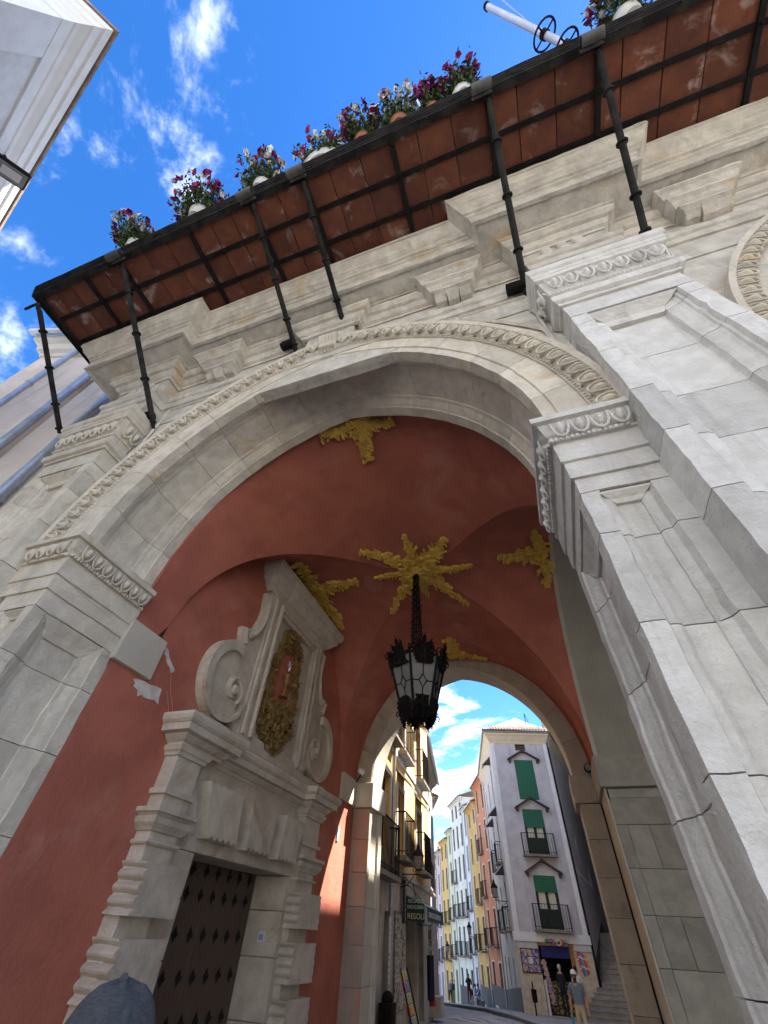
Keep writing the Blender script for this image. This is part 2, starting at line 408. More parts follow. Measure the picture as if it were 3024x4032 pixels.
def run_eggs(parent, p0, p1, nrm, n, z, out, mesh):
    """row of egg pieces from p0 to p1 (plan), facing nrm"""
    p0 = Vector(p0); p1 = Vector(p1); d = (p1 - p0) / n; nr = Vector(nrm)
    t = Vector((-nr.y, nr.x)) * 1.0
    for k in range(n):
        c = p0 + d * (k + .5) + nr * out
        inst('egg', mesh, frame((c.x, c.y, z), (t.x, t.y, 0), (-nr.x, -nr.y, 0)), parent)

# ---- imposts (capitals of the piers)
IMP = [(-.05, 3.27), (.015, 3.272), (.018, 3.385), (.032, 3.39), (.036, 3.535), (.05, 3.54), (.052, 3.555), (.04, 3.558), (.042, 3.58), (.062, 3.60), (.075, 3.64), (.085, 3.672), (.112, 3.676), (.116, 3.715), (-.05, 3.716)]
for sgn, mat, eg, par in ((1, STONEW, EGG_W, pr_), (-1, STONE, EGG_L, pl_)):
    path = [(.84, YF), (.425, YF), (.425, YB)]
    if sgn < 0: path = [(-3.60, YF), (-3.13, YF), (-3.13, YB)]
    sd_ = -1 if sgn > 0 else 1
    g = grp('impost', hall)
    MB().mould(IMP, path, side=sd_).build('moulding', mat, g, worn=(.06, .003))
    xa, xb = (.40, .80) if sgn > 0 else (-3.54, -3.105)
    run_eggs(g, (xa, YF), (xb, YF), (0, -1), 4, 3.617, .035, eg)
    run_eggs(g, (.425 if sgn > 0 else -3.13, YF + .0), (.425 if sgn > 0 else -3.13, YB - .02), (-sgn, 0), 7, 3.617, .035, eg)
    bp = []
    x_, n_ = (.385, 15) if sgn > 0 else (-3.5, 15)
    for k in range(n_): bp.append(((x_ + .027*k, YF - .055, 3.548), 0))
    for k in range(27): bp.append((((.425 - .055) if sgn > 0 else (-3.13 + .055), YF - .03 + .027*k, 3.548), 0))
    beads(g, bp, .016, mat)
# ---- pilaster capitals
PCAP = [(-.05, 4.95), (.02, 4.955), (.022, 4.985), (.05, 5.0), (.06, 5.04), (.056, 5.07), (.03, 5.075), (.03, 5.15), (.045, 5.16), (.045, 5.175), (.035, 5.18), (.045, 5.22), (.06, 5.30), (.07, 5.40), (.095, 5.41), (.10, 5.45), (.108, 5.46), (.108, 5.50), (.125, 5.52), (.13, 5.60), (-.05, 5.605)]
for (x0, x1), mat, eg in (((PX0, PX1), STONEW, EGG_P), ((LX0, LX1), STONE, EGG_PL)):
    g = grp('capital', hall)
    MB().mould(PCAP, [(x0, YF), (x0, YP), (x1, YP), (x1, YF)]).build('moulding', mat, g, worn=(.06, .003))
    run_eggs(g, (x0 - .03, YP), (x1 + .03, YP), (0, -1), 7, 5.30, .022, eg)
    run_eggs(g, (x0, YP - .02), (x0, YF), (-1, 0), 2, 5.30, .022, eg)
    run_eggs(g, (x1, YP - .02), (x1, YF), (1, 0), 2, 5.30, .022, eg)
    beads(g, [((x0 - .04 + .029*k, YP - .042, 5.168), 0) for k in range(int((x1 - x0 + .08)/.029))], .013, mat)

# ---- front arch: voussoirs, egg band
VOU = [(0, 1.5), (0, 1.597), (.013, 1.60), (.02, 1.63), (.045, 1.68), (.05, 1.708), (.062, 1.712), (.062, 2.012), (.05, 2.016), (.045, 2.05), (.02, 2.10), (.013, 2.127), (0, 2.13), (0, YB), (.34, YB), (.34, 1.52), (.25, 1.487), (.085, 1.487), (.08, 1.5)]
VOU_S = [(0, 1.5), (0, YB), (.34, YB), (.34, 1.52), (.25, 1.487), (.085, 1.487), (.08, 1.5)]
def front_arch(A, sides, nv, mat, egg, egg_n, trange=(0, 1), ybk=YB):
    g = grp('arch', hall)
    for sd_ in sides:
        jit = [0] + [(k + random.uniform(-.12, .12)) / nv for k in range(1, nv)] + [1]
        for k in range(nv):
            a, b = jit[k], jit[k+1]
            if k == 0:
                sweep_arch(MB(), A, VOU_S, 0, .028, sd_, 1).build('voussoir', mat, g)
                a = .028
            sweep_arch(MB(), A, VOU, a + .0007, b - .0007 if k < nv - 1 else 1, sd_, 5).build('voussoir', mat, g, worn=(.09, .0045))
        band = [(.25, 1.56), (.25, 1.472), (.262, 1.466), (.276, 1.474), (.29, 1.468), (.335, 1.452), (.375, 1.432), (.382, 1.412), (.425, 1.405), (.43, 1.56)]
        sweep_arch(MB(), A, band, 0, 1, sd_, 40).build('archivolt', mat, g, smooth=30)
        for k in range(egg_n):
            t = (k + .5) / egg_n * .965
            x, z = arch_pt(A, .328, t, sd_); nx, nz = arch_ang(A, .328, t, sd_)
            tx, tz = (nz, -nx)
            inst('egg', egg, frame((x, 1.458, z), (tx, 0, tz), (0, 1, 0), (nx, 0, nz)), g)
        bp = []
        nb = egg_n * 4
        for k in range(nb):
            x, z = arch_pt(A, .264, (k + .5)/nb*.97, sd_); bp.append(((x, 1.467, z), 0))
        beads(g, bp, .012, mat)
    return g
fa = front_arch(FA, (-1, 1), 7, STONE, EGG_A, 25)
ax, az = arch_pt(FA, .33, 1, -1)
mb = MB()      # fluted console on the crown of the arch
for k in range(5):
    x = ax - .085 + .0425*k
    mb.tube([(x, 1.40, az + .13), (x, 1.385, az + .08), (x*.985 + ax*.015, 1.40, az), (x*.96 + ax*.04, 1.44, az - .10), (x*.95 + ax*.05, 1.47, az - .14)], [.03, .032, .027, .022, .012], 6)
mb.bev(ax - .1, ax + .1, 1.40, 1.52, az - .13, az + .15, .012)
mb.build('keystone_console', STONE, fa, smooth=True)

# ---- spandrel wall behind the arch band
def ext_z(A, o, x):
    cx, zs, a, e = A; R = a + e + o; u = abs(x - cx) + e
    return zs + sqrt(max(R*R - u*u, 0)) if u < R else zs
mb = MB(); nx_ = 90
def wallcol(x0, x1, n, A, ztop, y):
    top = []; bot = []; tb = []; bb = []
    for k in range(n + 1):
        x = x0 + (x1 - x0) * k / n; zb = ext_z(A, .30, x)
        bot.append((x, y, zb)); top.append((x, y, ztop)); bb.append((x, y + .25, zb)); tb.append((x, y + .25, ztop))
    return [bb, bot, top, tb]
mb.grid(wallcol(LX1 - .1, PX0 + .1, nx_, FA, 6.6, YF + .012))
mb.build('spandrel', STONEC, hall, fix=False)
# raised fillets framing the spandrels
def fillet(pts, w=.035, d=.02):
    mb = MB()
    mb.tube([(x, YF - d*.3, z) for x, z in pts], w/2, 4); mb.build('fillet', STONEC, hall)
for s in (-1, 1):
    fx = lambda x: x if s > 0 else -2.705 - x
    xa = .72; arcp = [(x, ext_z(FA, .62, fx(x) if s > 0 else fx(x))) for x in [.70, .60, .48, .34, .18, 0.0, -.2, -.4]]
    fillet([(fx(.72), 4.75)] + [(fx(x), max(z, 4.75)) for x, z in arcp] )
    fillet([(fx(-.4), arcp[-1][1] + .02), (fx(.72), 5.93)]) if False else None
    fillet([(fx(.72), 4.75), (fx(.72), 5.92), (fx(-.55), 5.92)])

# ---- entablature
EPATH = [(LX0, 3.4), (LX0, YP), (LX1, YP), (LX1, YF), (PX0, YF), (PX0, YP), (PX1, YP), (PX1, YF), (10.0, YF)]
ent = grp('entablature', hall)
MB().mould([(-.12, 5.61), (0, 5.61), (.002, 5.98), (.022, 5.985), (.024, 6.10), (.045, 6.115), (.055, 6.15), (.055, 6.185), (-.12, 6.19)], EPATH).build('architrave', STONEC, ent, worn=(.07, .0048))
MB().mould([(-.12, 6.195), (.0, 6.195), (.0, 6.50), (-.12, 6.505)], EPATH).build('frieze', STONEC, ent, worn=(.07, .0048))
MB().mould([(-.12, 6.51), (.015, 6.51), (.02, 6.545), (.05, 6.56), (.075, 6.60), (.08, 6.625), (.115, 6.635), (.15, 6.665), (.155, 6.72), (-.12, 6.725)], EPATH).build('bed_moulding', STONEC, ent, worn=(.07, .0048))
CORN = [(-.12, 6.73), (.16, 6.73), (.18, 6.75), (.37, 6.775), (.375, 6.755), (.41, 6.755), (.415, 6.945), (.438, 6.955), (.442, 6.995), (.468, 7.0), (.472, 7.03), (.50, 7.05), (.545, 7.10), (.575, 7.165), (.59, 7.19), (.605, 7.195), (.61, 7.272), (-.12, 7.275)]
MB().mould(CORN, EPATH).build('cornice', STONEC, ent, worn=(.07, .0048))
# small central break above the keystone
MB().mould([(-.02, 6.51), (.015, 6.512), (.02, 6.545), (.05, 6.56), (.075, 6.60), (.08, 6.625), (.115, 6.635), (.15, 6.665), (.155, 6.722), (-.02, 6.722)], [(-1.72, YF - .001), (-1.72, YF - .10), (-1.0, YF - .10), (-1.0, YF - .001)]).build('keystone_block', STONEC, ent, worn=(.07, .0048))
MB().bev(-1.66, -1.06, YF - .085, YF + .02, 6.20, 6.508, .01).build('keystone_block', STONEC, ent, worn=(.07, .0048))
# guttae brackets under the cornice
for bx in (-2.86, .08, 2.46):
    b = grp('bracket', ent)
    for w0, d0, z0, z1 in ((.36, .30, 6.62, 6.728), (.29, .23, 6.52, 6.618), (.22, .16, 6.43, 6.518)):
        y0 = YF - d0
        mb = MB(); t_ = .03
        mb.loft([[(bx - w0 + t_*2, y0 + .09, z0), (bx + w0 - t_*2, y0 + .09, z0), (bx + w0 - t_*2, YF + .02, z0), (bx - w0 + t_*2, YF + .02, z0)],
                 [(bx - w0 + t_, y0 + .035, z0 + (z1-z0)*.45), (bx + w0 - t_, y0 + .035, z0 + (z1-z0)*.45), (bx + w0 - t_, YF + .02, z0 + (z1-z0)*.45), (bx - w0 + t_, YF + .02, z0 + (z1-z0)*.45)],
                 [(bx - w0, y0, z0 + (z1-z0)*.6), (bx + w0, y0, z0 + (z1-z0)*.6), (bx + w0, YF + .02, z0 + (z1-z0)*.6), (bx - w0, YF + .02, z0 + (z1-z0)*.6)],
                 [(bx - w0, y0, z1), (bx + w0, y0, z1), (bx + w0, YF + .02, z1), (bx - w0, YF + .02, z1)]])
        mb.build('step', STONEC, b, worn=(.05, .004))
    for k in range(3):
        x = bx - .13 + .13*k; dd = .03 if k == 1 else 0
        MB().loft([[(x - .058, YF - .06, 6.385 - dd), (x + .058, YF - .06, 6.385 - dd), (x + .058, YF + .02, 6.385 - dd), (x - .058, YF + .02, 6.385 - dd)], [(x - .064, YF - .12 - dd, 6.428), (x + .064, YF - .12 - dd, 6.428), (x + .064, YF + .02, 6.428), (x - .064, YF + .02, 6.428)]]).build('gutta', STONEC, b, worn=(.03, .004))
# triglyph bars above the pilasters
for x0, x1 in ((PX0, PX1), (LX0, LX1)):
    g = grp('triglyph', ent); c = (x0 + x1)/2
    for k in range(3):
        MB().bev(c - .21 + .15*k, c - .11 + .15*k, YP - .028, YP + .01, 6.20, 6.49, .012).build('bar', STONEC, g, worn=(.05, .005))

# ---- second (central) arch of the arcade to the right
CA = (3.797, 3.72, 1.777, .46)
MB().prism([(1.555, 1.5), (2.02, 1.5), (2.02, YB), (1.555, YB)], lambda p, t: (p[0], p[1], t), .0, 3.28).build('pier', STONEW, hall)
MB().mould(IMP, [(1.585, YF), (2.02, YF), (2.02, YB)], side=1).build('impost', STONEW, hall)
front_arch(CA, (-1, 1), 7, STONE, EGG_A, 25)
mb = MB(); mb.grid(wallcol(PX1 - .1, 10.0, 120, CA, 6.6, YF + .012)); mb.build('spandrel', STONEC, hall, fix=False)
mb = MB(); mb.box(5.574, 10, 1.5, YB, 0, 3.72); mb.build('pier', STONEW, hall)

# ---- upper storeys, set above the balcony
UP = M('ochre_render', (.42, .33, .21), (.36, .28, .18), 2, .9, .2, 30)
def wall_holes(mb, fn, u0, u1, z0, z1, holes, depth=.18):
    """fn(u, d, z): d = depth into the wall"""
    us = sorted(set([u0, u1] + [h[0] for h in holes] + [h[1] for h in holes])); zs = sorted(set([z0, z1] + [h[2] for h in holes] + [h[3] for h in holes]))
    us = [u for u in us if u0 - 1e-6 <= u <= u1 + 1e-6]; zs = [z for z in zs if z0 - 1e-6 <= z <= z1 + 1e-6]
    for a, b in zip(us[:-1], us[1:]):
        for c, d in zip(zs[:-1], zs[1:]):
            m, n = (a+b)/2, (c+d)/2
            if any(h[0] < m < h[1] and h[2] < n < h[3] for h in holes): continue
            mb.add([fn(a, 0, c), fn(b, 0, c), fn(b, 0, d), fn(a, 0, d)], [(0, 1, 2, 3)])
    for (a, b, c, d) in holes:
        q = [(a, c), (b, c), (b, d), (a, d)]
        vs = [fn(u, 0, z) for u, z in q] + [fn(u, depth, z) for u, z in q]
        mb.add(vs, [(0, 1, 5, 4), (1, 2, 6, 5), (2, 3, 7, 6), (3, 0, 4, 7)])
    return mb
hol = [(x - .6, x + .6, z, z + 2.6) for x in (-2.4, 0.2, 2.8, 5.4, 8.0) for z in (7.6, 11.6)]
mb = MB(); wall_holes(mb, lambda u, d, z: (u, YF + d, z), LX0, 10, 7.28, 15.6, hol, .25)
mb.box(LX0, 10, YF + .26, 7.55, 7.28, 15.6); mb.box(-.9, 10, YF + .02, 7.5, 15.6, 19.6)  # second box: unseen raised attic added to keep sun off the white building
mb.build('upper_storeys', UP, hall, fix=False)
for (a, b, c, d) in hol:
    MB().box(a, b, YF + .2, YF + .24, c, d).build('window', WINDOW, hall)
MB().mould([(-.1, 15.2), (.05, 15.2), (.08, 15.3), (.2, 15.35), (.22, 15.55), (-.1, 15.6)], [(LX0, 7.5), (LX0, YF), (10, YF)]).build('roof_cornice', STONEC, hall)
# ================================================================ balcony
bal = thing('balcony', 'long iron balcony with terracotta tile underside hanging over the stone cornice', 'balcony')
ZB = 7.325
BX = [-5.14, -4.32, -3.76, -2.72, -1.875, -1.21, -.21, .77, 1.768, 3.08, 4.1]
TX = {0: [-4.87, -4.607], 1: [-4.05], 2: [-3.407, -3.07], 3: [-2.44, -2.16], 4: [-1.55], 5: [-.921, -.566], 6: [.051, .403], 7: [1.04, 1.391], 8: [1.979, 2.333, 2.687], 9: [3.42, 3.76]}
ROWS = [.03, .36, .68, .99, 1.27, 1.56]
rr = random.Random(3)
for i in range(len(BX) - 1):
    xs_ = [BX[i]] + TX[i] + [BX[i+1]]
    for x0, x1 in zip(xs_[:-1], xs_[1:]):
        for y0, y1 in zip(ROWS[:-1], ROWS[1:]):
            g = .004
            o = MB().bev(-(x1-x0)/2 + g, (x1-x0)/2 - g, -(y1-y0)/2 + g, (y1-y0)/2 - g, 0, .035, .004).build('tile', TERRA, bal)
            o.location = ((x0+x1)/2 , (y0+y1)/2, ZB + rr.uniform(-.004, .004)); o.rotation_euler = (rr.uniform(-.006, .006), rr.uniform(-.006, .006), rr.uniform(-.004, .004))
MB().box(BX[0], 10, .02, 1.56, ZB + .05, ZB + .13).build('deck', WHITEP, bal)
for i, x in enumerate(BX):
    w = .055 if i else .07
    mb = MB(); mb.bev(x - w/2, x + w/2, -.0, 1.40, ZB - .034, ZB - .004, .005)
    mb.bev(x - .008, x + .008, .02, 1.40, ZB - .075, ZB - .034, .003) if i == 0 else None
    for y in (.36, .68, .10): mb.ball((x, y, ZB - .036), .013, 6, 4)
    mb.build('joist', IRON, bal)
for y in ROWS[1:4]:
    mb = MB(); mb.bev(BX[0], 10, y - .024, y + .024, ZB - .024, ZB - .006, .004)
    mb.build('crossbar', IRON, bal)
# front edge: angle iron and stepped moulding
mb = MB()
prof = [(.07, ZB - .03), (.0, ZB - .036), (-.004, ZB), (-.018, ZB + .005), (-.02, ZB + .04), (-.036, ZB + .045), (-.038, ZB + .08), (-.052, ZB + .085), (-.054, ZB + .12), (-.066, ZB + .125), (-.068, ZB + .17), (.07, ZB + .175)]
mb.prism(prof, lambda p, t: (t, p[0], p[1]), BX[0] - .045, 10)
mb.prism([(a - .045, b) for a, b in [(p[0] + .0, p[1]) for p in prof]], lambda p, t: (BX[0] + p[0] + .045, t, p[1]), .02, 1.5)
for k in range(46): mb.ball((BX[0] + .2 + .32*k, .012, ZB - .038), .011, 5, 4)
mb.build('front_edge', RUST, bal, worn=(.12, .004))
# railing behind the edge
mb = MB()
for k in range(100):
    x = BX[0] + .1 + .13*k
    if x < 9.9: mb.tube([(x, .16, ZB + .12), (x, .16, ZB + 1.05)], .009, 5)
mb.box(BX[0], 10, .14, .18, ZB + 1.05, ZB + 1.08); mb.box(BX[0], 10, .145, .175, ZB + .2, ZB + .22)
for k in range(10):
    y = .16 + .13*k; mb.tube([(BX[0] + .1, y, ZB + .12), (BX[0] + .1, y, ZB + 1.05)], .009, 5)
mb.box(BX[0] + .08, BX[0] + .12, .16, 1.5, ZB + 1.05, ZB + 1.08)
mb.build('railing', IRON, bal)
# tie rods
SCROLLM = M('grey_iron', (.045, .044, .043), (.09, .085, .08), 8, .6, .3, 40)
def spiral(c, r, u, v, turns, n=22, r1=.25, a0=0.):
    c = Vector(c); u = Vector(u); v = Vector(v); out = []
    for k in range(n + 1):
        t = k / n; a = a0 + turns*2*pi*t; q = r * (1 - (1 - r1)*t)
        out.append(c + u*cos(a)*q + v*sin(a)*q)
    return out
RODS = [((-5.10, .10, 7.21), (-5.09, 1.36, 5.98)), ((-3.69, .09, 7.24), (-3.44, 1.445, 5.58)), ((-1.83, .08, 7.24), (-1.815, 1.44, 6.43)), ((-1.205, .08, 7.24), (-1.195, 1.46, 6.55)), ((.767, .08, 7.24), (.735, 1.47, 5.93)), ((1.745, .09, 7.24), (1.74, 1.33, 5.90))]
for i, (a, b) in enumerate(RODS):
    a = Vector(a); b = Vector(b); g = grp('tie_rod', bal); d = (b - a)
    mid = a + d * .06
    mb = MB(); mb.tube([a, a + d*.03 + Vector((0, .005, -.02)), mid, b], [.022, .028, .031, .031], 8)
    mb.build('bar', RUST, g, smooth=True)
    dn = d.normalized()
    for t in ((.22, .5, .78, .965) if i != 1 else (.2, .46, .74)):
        p = a + d * t
        MB().tube([p - dn*.012, p - dn*.007, p + dn*.007, p + dn*.012], [.034, .050, .050, .034], 10).build('collar', RUST, g, smooth=True)
    if i == 0:
        MB().tube([a + d*.02] + [a + Vector((-.06, 0, .035)), a + Vector((-.11, 0, .045))] + spiral(a + Vector((-.17, 0, .0)), .055, (1, 0, 0), (0, 0, 1), .72, 14, .75, 1.2), .016, 6).build('scroll', IRON, g, smooth=True)
    else:
        # rolled plate gripping the edge of the balcony
        sp = spiral((0, 0, 0), .062, (0, 1, 0), (0, 0, 1), .9, 14, .9, -.4)
        mb = MB(); w = .095
        mb.loft([[(a.x - .05 + w, a.y - .10 + p.y, a.z + .015 + p.z) for p in sp] + [(a.x - .05 + w, a.y - .10 + p.y*.8, a.z + .015 + p.z*.8) for p in sp[::-1]], [(a.x - .05 - w, a.y - .10 + p.y, a.z + .015 + p.z) for p in sp] + [(a.x - .05 - w, a.y - .10 + p.y*.8, a.z + .015 + p.z*.8) for p in sp[::-1]]])
        mb.build('scroll', SCROLLM, g, smooth=30)
    if i in (1, 2, 3, 4):
        q = b + Vector((-.085, -.06, .07)); w = .08
        sp = spiral((0, 0, 0), .065, (0, -1, 0), (0, 0, -1), .8, 14, .85, .6)
        mb = MB()
        mb.loft([[(q.x + w, q.y + p.y, q.z + p.z) for p in sp] + [(q.x + w, q.y + p.y*.8, q.z + p.z*.8) for p in sp[::-1]], [(q.x - w, q.y + p.y, q.z + p.z) for p in sp] + [(q.x - w, q.y + p.y*.8, q.z + p.z*.8) for p in sp[::-1]]])
        mb.tube([b + Vector((0, -.02, .02)), b + Vector((0, .01, -.03)), b + Vector((.02, .04, -.08))], [.02, .02, .016], 7)
        mb.build('foot_scroll', IRON, g, smooth=30)

# ================================================================ flower pots on the balcony edge
def flowerpot(x, y, z, r, potmat, cols, hgt, spread, label, seed, trough=False):
    rnd = random.Random(seed)
    t = thing('flower_pot', label, 'flower pot', 'petunias along the balcony edge', (x, y, z))
    mb = MB(); k = 1.0
    mb.lathe([(r*.68, 0), (r*.72, .02), (r*.95, .15), (r*1.06, .155), (r*1.06, .185), (r*.95, .187), (r*.9, .15), (.01, .15)], (0, 0, 0), 18)
    if trough: mb.v = [(a*2.0, b, c) for a, b, c in mb.v]
    mb.build('pot', potmat, t, smooth=35)
    fol = MB(); pet = {c: MB() for c in set(c for c, _ in cols)}; stem = MB()
    names = {PETM: 'magenta_blooms', PETW: 'white_blooms', PETP: 'pink_blooms'}
    n = int(135 * (spread + .06) / .30)
    ws = [w for _, w in cols]
    for i in range(n):
        # a stem that rises and then leans over the edge
        a = rnd.uniform(0, 2*pi); L = rnd.uniform(.35, 1.0); sx = cos(a)*spread*L*(2.0 if trough else 1.15); sy = sin(a)*spread*L*.8 - .13*L - .04
        h = hgt * rnd.uniform(.35, 1.0) * (1.05 - .35*L)
        p0 = Vector((sx*.25, sy*.2, .15)); p2 = Vector((sx, sy, .15 + h)); p1 = (p0 + p2)/2 + Vector((0, 0, h*.2))
        if i % 2 == 0: stem.tube([p0, p1, p2], [.004, .003, .002], 3, False)
        for _ in range(7):
            q = p0.lerp(p2, rnd.uniform(.25, 1.0)) + Vector((rnd.gauss(0, .03), rnd.gauss(0, .03), rnd.gauss(0, .022)))
            d = Vector((rnd.gauss(0, 1), rnd.gauss(0, 1), rnd.gauss(.2, .8))).normalized(); u = d.orthogonal().normalized(); s = rnd.uniform(.018, .034)
            fol.add([q, q + d*s + u*s*.42, q + d*s*2, q + d*s - u*s*.42], [(0, 1, 2, 3)])
        if rnd.random() < .66:
            c = rnd.choices([c for c, _ in cols], ws)[0]
            side = sx / (spread + 1e-6)
            d = Vector((rnd.gauss(0, .6), rnd.gauss(-.6, .5), rnd.gauss(-.1, .6))).normalized(); u = d.orthogonal().normalized(); v = d.cross(u); R = rnd.uniform(.036, .054)
            q = p2; ring = []
            for k in range(10):
                an = 2*pi*k/10; rr2 = R * (1.0 if k % 2 == 0 else .80); ring.append(q + d*.012*(1 if k % 2 else .6) + (u*cos(an) + v*sin(an))*rr2)
            pet[c].add(ring + [q - d*.022], [(k, (k+1) % 10, 10) for k in range(10)])
    o = fol.build('foliage', LEAF, t, fix=False); o['kind'] = 'stuff'
    o = stem.build('stems', LEAF, t, fix=False); o['kind'] = 'stuff'
    for c, m_ in pet.items():
        if m_.v: o = m_.build(names[c], c, t, fix=False); o['kind'] = 'stuff'
    return t
Z0 = ZB + .176
flowerpot(-3.66, -.01, Z0, 0.1, WHITEPOT, [(PETW, 5), (PETM, 4)], 0.32, 0.25, 'white pot of white and dark magenta petunias at the open end of the balcony', 1)
flowerpot(-2.66, -.01, Z0, 0.13, WHITEPOT, [(PETM, 5), (PETP, 2), (PETW, 3)], 0.3, 0.34, 'white bowl of dense magenta petunias topped with white ones', 2)
flowerpot(-1.78, -.01, Z0, 0.11, WHITEPOT, [(PETW, 4), (PETM, 4)], 0.4, 0.25, 'white pot of tall white petunias with magenta trailing at both sides', 3)
flowerpot(-1.02, -.01, Z0, 0.11, WHITEPOT, [(PETP, 5), (PETW, 4)], 0.27, 0.17, 'white trough of bright pink petunias leaning over the balcony edge', 4, True)
flowerpot(-0.52, -.01, Z0, 0.1, CLAY, [(PETM, 6), (PETW, 2)], 0.36, 0.2, 'pot of magenta petunias between the pink trough and the tall white clump', 5)
flowerpot(-0.1, -.01, Z0, 0.11, CLAY, [(PETW, 6), (PETM, 1)], 0.44, 0.22, 'brown clay pot with the tallest clump of white petunias', 6)
flowerpot(0.26, -.01, Z0, 0.08, CLAY, [(PETM, 5)], 0.24, 0.1, 'small pot of magenta petunias beside the clay pot', 7)
flowerpot(0.58, -.01, Z0, 0.11, WHITEPOT, [(PETM, 6)], 0.52, 0.2, 'pot of dark magenta petunias with one long stem reaching sideways', 8)
flowerpot(2.12, -.01, Z0, 0.13, WHITEPOT, [(PETW, 3), (PETM, 4)], 0.36, 0.28, 'pale pot of leafy petunias beyond the flagpole', 9)

# ================================================================ flagpole leaning out over the street
fp = thing('flagpole', 'white flagpole with black wheel brackets leaning out over the balcony edge', 'flagpole')
POLE = M('white_metal', (.55, .58, .68), (.48, .50, .6), 5, .35, metal=.3)
pa = Vector((1.63, .0, 7.58)); pb = Vector((1.09, -.63, 8.85))
MB().tube([pa, pb], [.035, .03], 12).build('pole', POLE, fp, smooth=True)
pd = (pb - pa).normalized(); pu = pd.orthogonal().normalized(); pv = pd.cross(pu)
def wheel(p, R):
    mb = MB(); mb.tube([p + (pu*cos(2*pi*k/20) + pv*sin(2*pi*k/20))*R for k in range(21)], .010, 5, False)
    for k in range(4): mb.tube([p, p + (pu*cos(pi/2*k) + pv*sin(pi/2*k))*R], .008, 4)
    mb.tube([p - pd*.03, p + pd*.03], .045, 10); mb.build('wheel', IRON, fp, smooth=30)
wheel(pa + pd*.46, .12); wheel(pa + pd*.10, .12)
MB().ball(tuple(pb + pd*.02), .04, 10, 6).tube([pb, pb + Vector((.0, .02, .10))], .014, 6).build('finial', IRON, fp, smooth=True)
MB().tube([pa + pd*.50 + pu*.06, pa + pd*.3 + Vector((.02, .05, -.16)), pa + Vector((-.12, .05, -.28))], .008, 5).build('cord', POLE, fp)
MB().tube([pa + pd*.52, pb + Vector((.16, -.05, .22))], .006, 4).build('halyard', POLE, fp)
FL = [plain('flag_red', (.45, .03, .03)), plain('flag_yellow', (.60, .38, .03))]
for k in range(2):
    q = pb + Vector((.22, -.06, .16)); rows = []
    for i in range(6):
        a = i/5; rows.append([tuple(q + Vector((.10*j/4 - .26*a*.4 + k*.07, -.10*a + .03*sin(j*1.5 + i), .16*a - .05*j/4 + k*.05))) for j in range(5)])
    MB().grid(rows).build('flag', FL[k], fp, smooth=True, fix=False)
# ================================================================ vaulted passage (part of the town hall)
VX, VY, VS = -1.23, 4.7, 3.47              # vault centre and springing
HX, HY = 1.90, 2.10
XL, XR = -3.13, .67
YW = 7.6; YO = 8.2                         # far wall: inner and outer face
def vH(y): return 2.0 + (.55 * (4.7 - y) / 2.465 if y < 4.7 else 0)
def zx_(x, y): return VS + vH(y) * sqrt(max(0, 1 - ((x - VX)/HX)**2))
def zy_(y): return VS + 2.0 * sqrt(max(0, 1 - ((y - VY)/HY)**2))
def vault_z(x, y): return max(zx_(x, y), zy_(y))
def g_(y):
    if abs(y - VY) >= HY: return HX
    return HX * sqrt(max(0, 1 - ((zy_(y) - VS)/vH(y))**2))
def cosp(n): return [.5 - .5*cos(pi*k/n) for k in range(n + 1)]
S_ = [sin(pi*(k/28 - .5)) for k in range(29)]
def web(y0, y1, n):
    rows = []
    for k in range(n + 1):
        y = y0 + (y1 - y0)*k/n; g = g_(y)
        rows.append([(VX + s*g, y, zx_(VX + s*g, y)) for s in S_])
    return MB().grid(rows).build('vault_web', RED, hall, smooth=True, fix=False)
web(YB, VY, 40); web(VY, YW, 40)
ysv = [VY - HY*cos(pi*k/60) for k in range(61)]
for sd_ in (-1, 1):
    rows = []
    for y in ysv:
        g = g_(y); xw = XL if sd_ < 0 else XR
        rows.append([(xw + (VX + sd_*g - xw)*k/8, y, zy_(y)) for k in range(9)])
    MB().grid(rows).build('vault_web', RED, hall, smooth=True, fix=False)
# side wall (behind the portal) up to the lunette, with an opening for the door
DO0, DO1, DOZ = 3.80, 5.68, 2.14
mb = MB()
ysw = sorted(set([YB + .001, DO0, DO1, YW] + [y for y in ysv]))
for a, b in zip(ysw[:-1], ysw[1:]):
    lo = DOZ if (DO0 - 1e-6 <= a and b <= DO1 + 1e-6) else 0
    mb.add([(XL, a, lo), (XL, b, lo), (XL, b, zy_(b)), (XL, a, zy_(a))], [(0, 1, 2, 3)])
mb.box(XL - .5, XL - .45, 3, 6.5, 0, 3)
mb.build('passage_wall', RED, hall, fix=False)
# back of the front wall, above the arch
mb = MB(); top = []; bot = []
for k in range(61):
    x = XL + (XR - XL)*k/60; top.append((x, YB + .002, vault_z(x, YB))); bot.append((x, YB + .002, ext_z(FA, .2, x)))
mb.grid([bot, top]).build('passage_wall', RED, hall, fix=False)
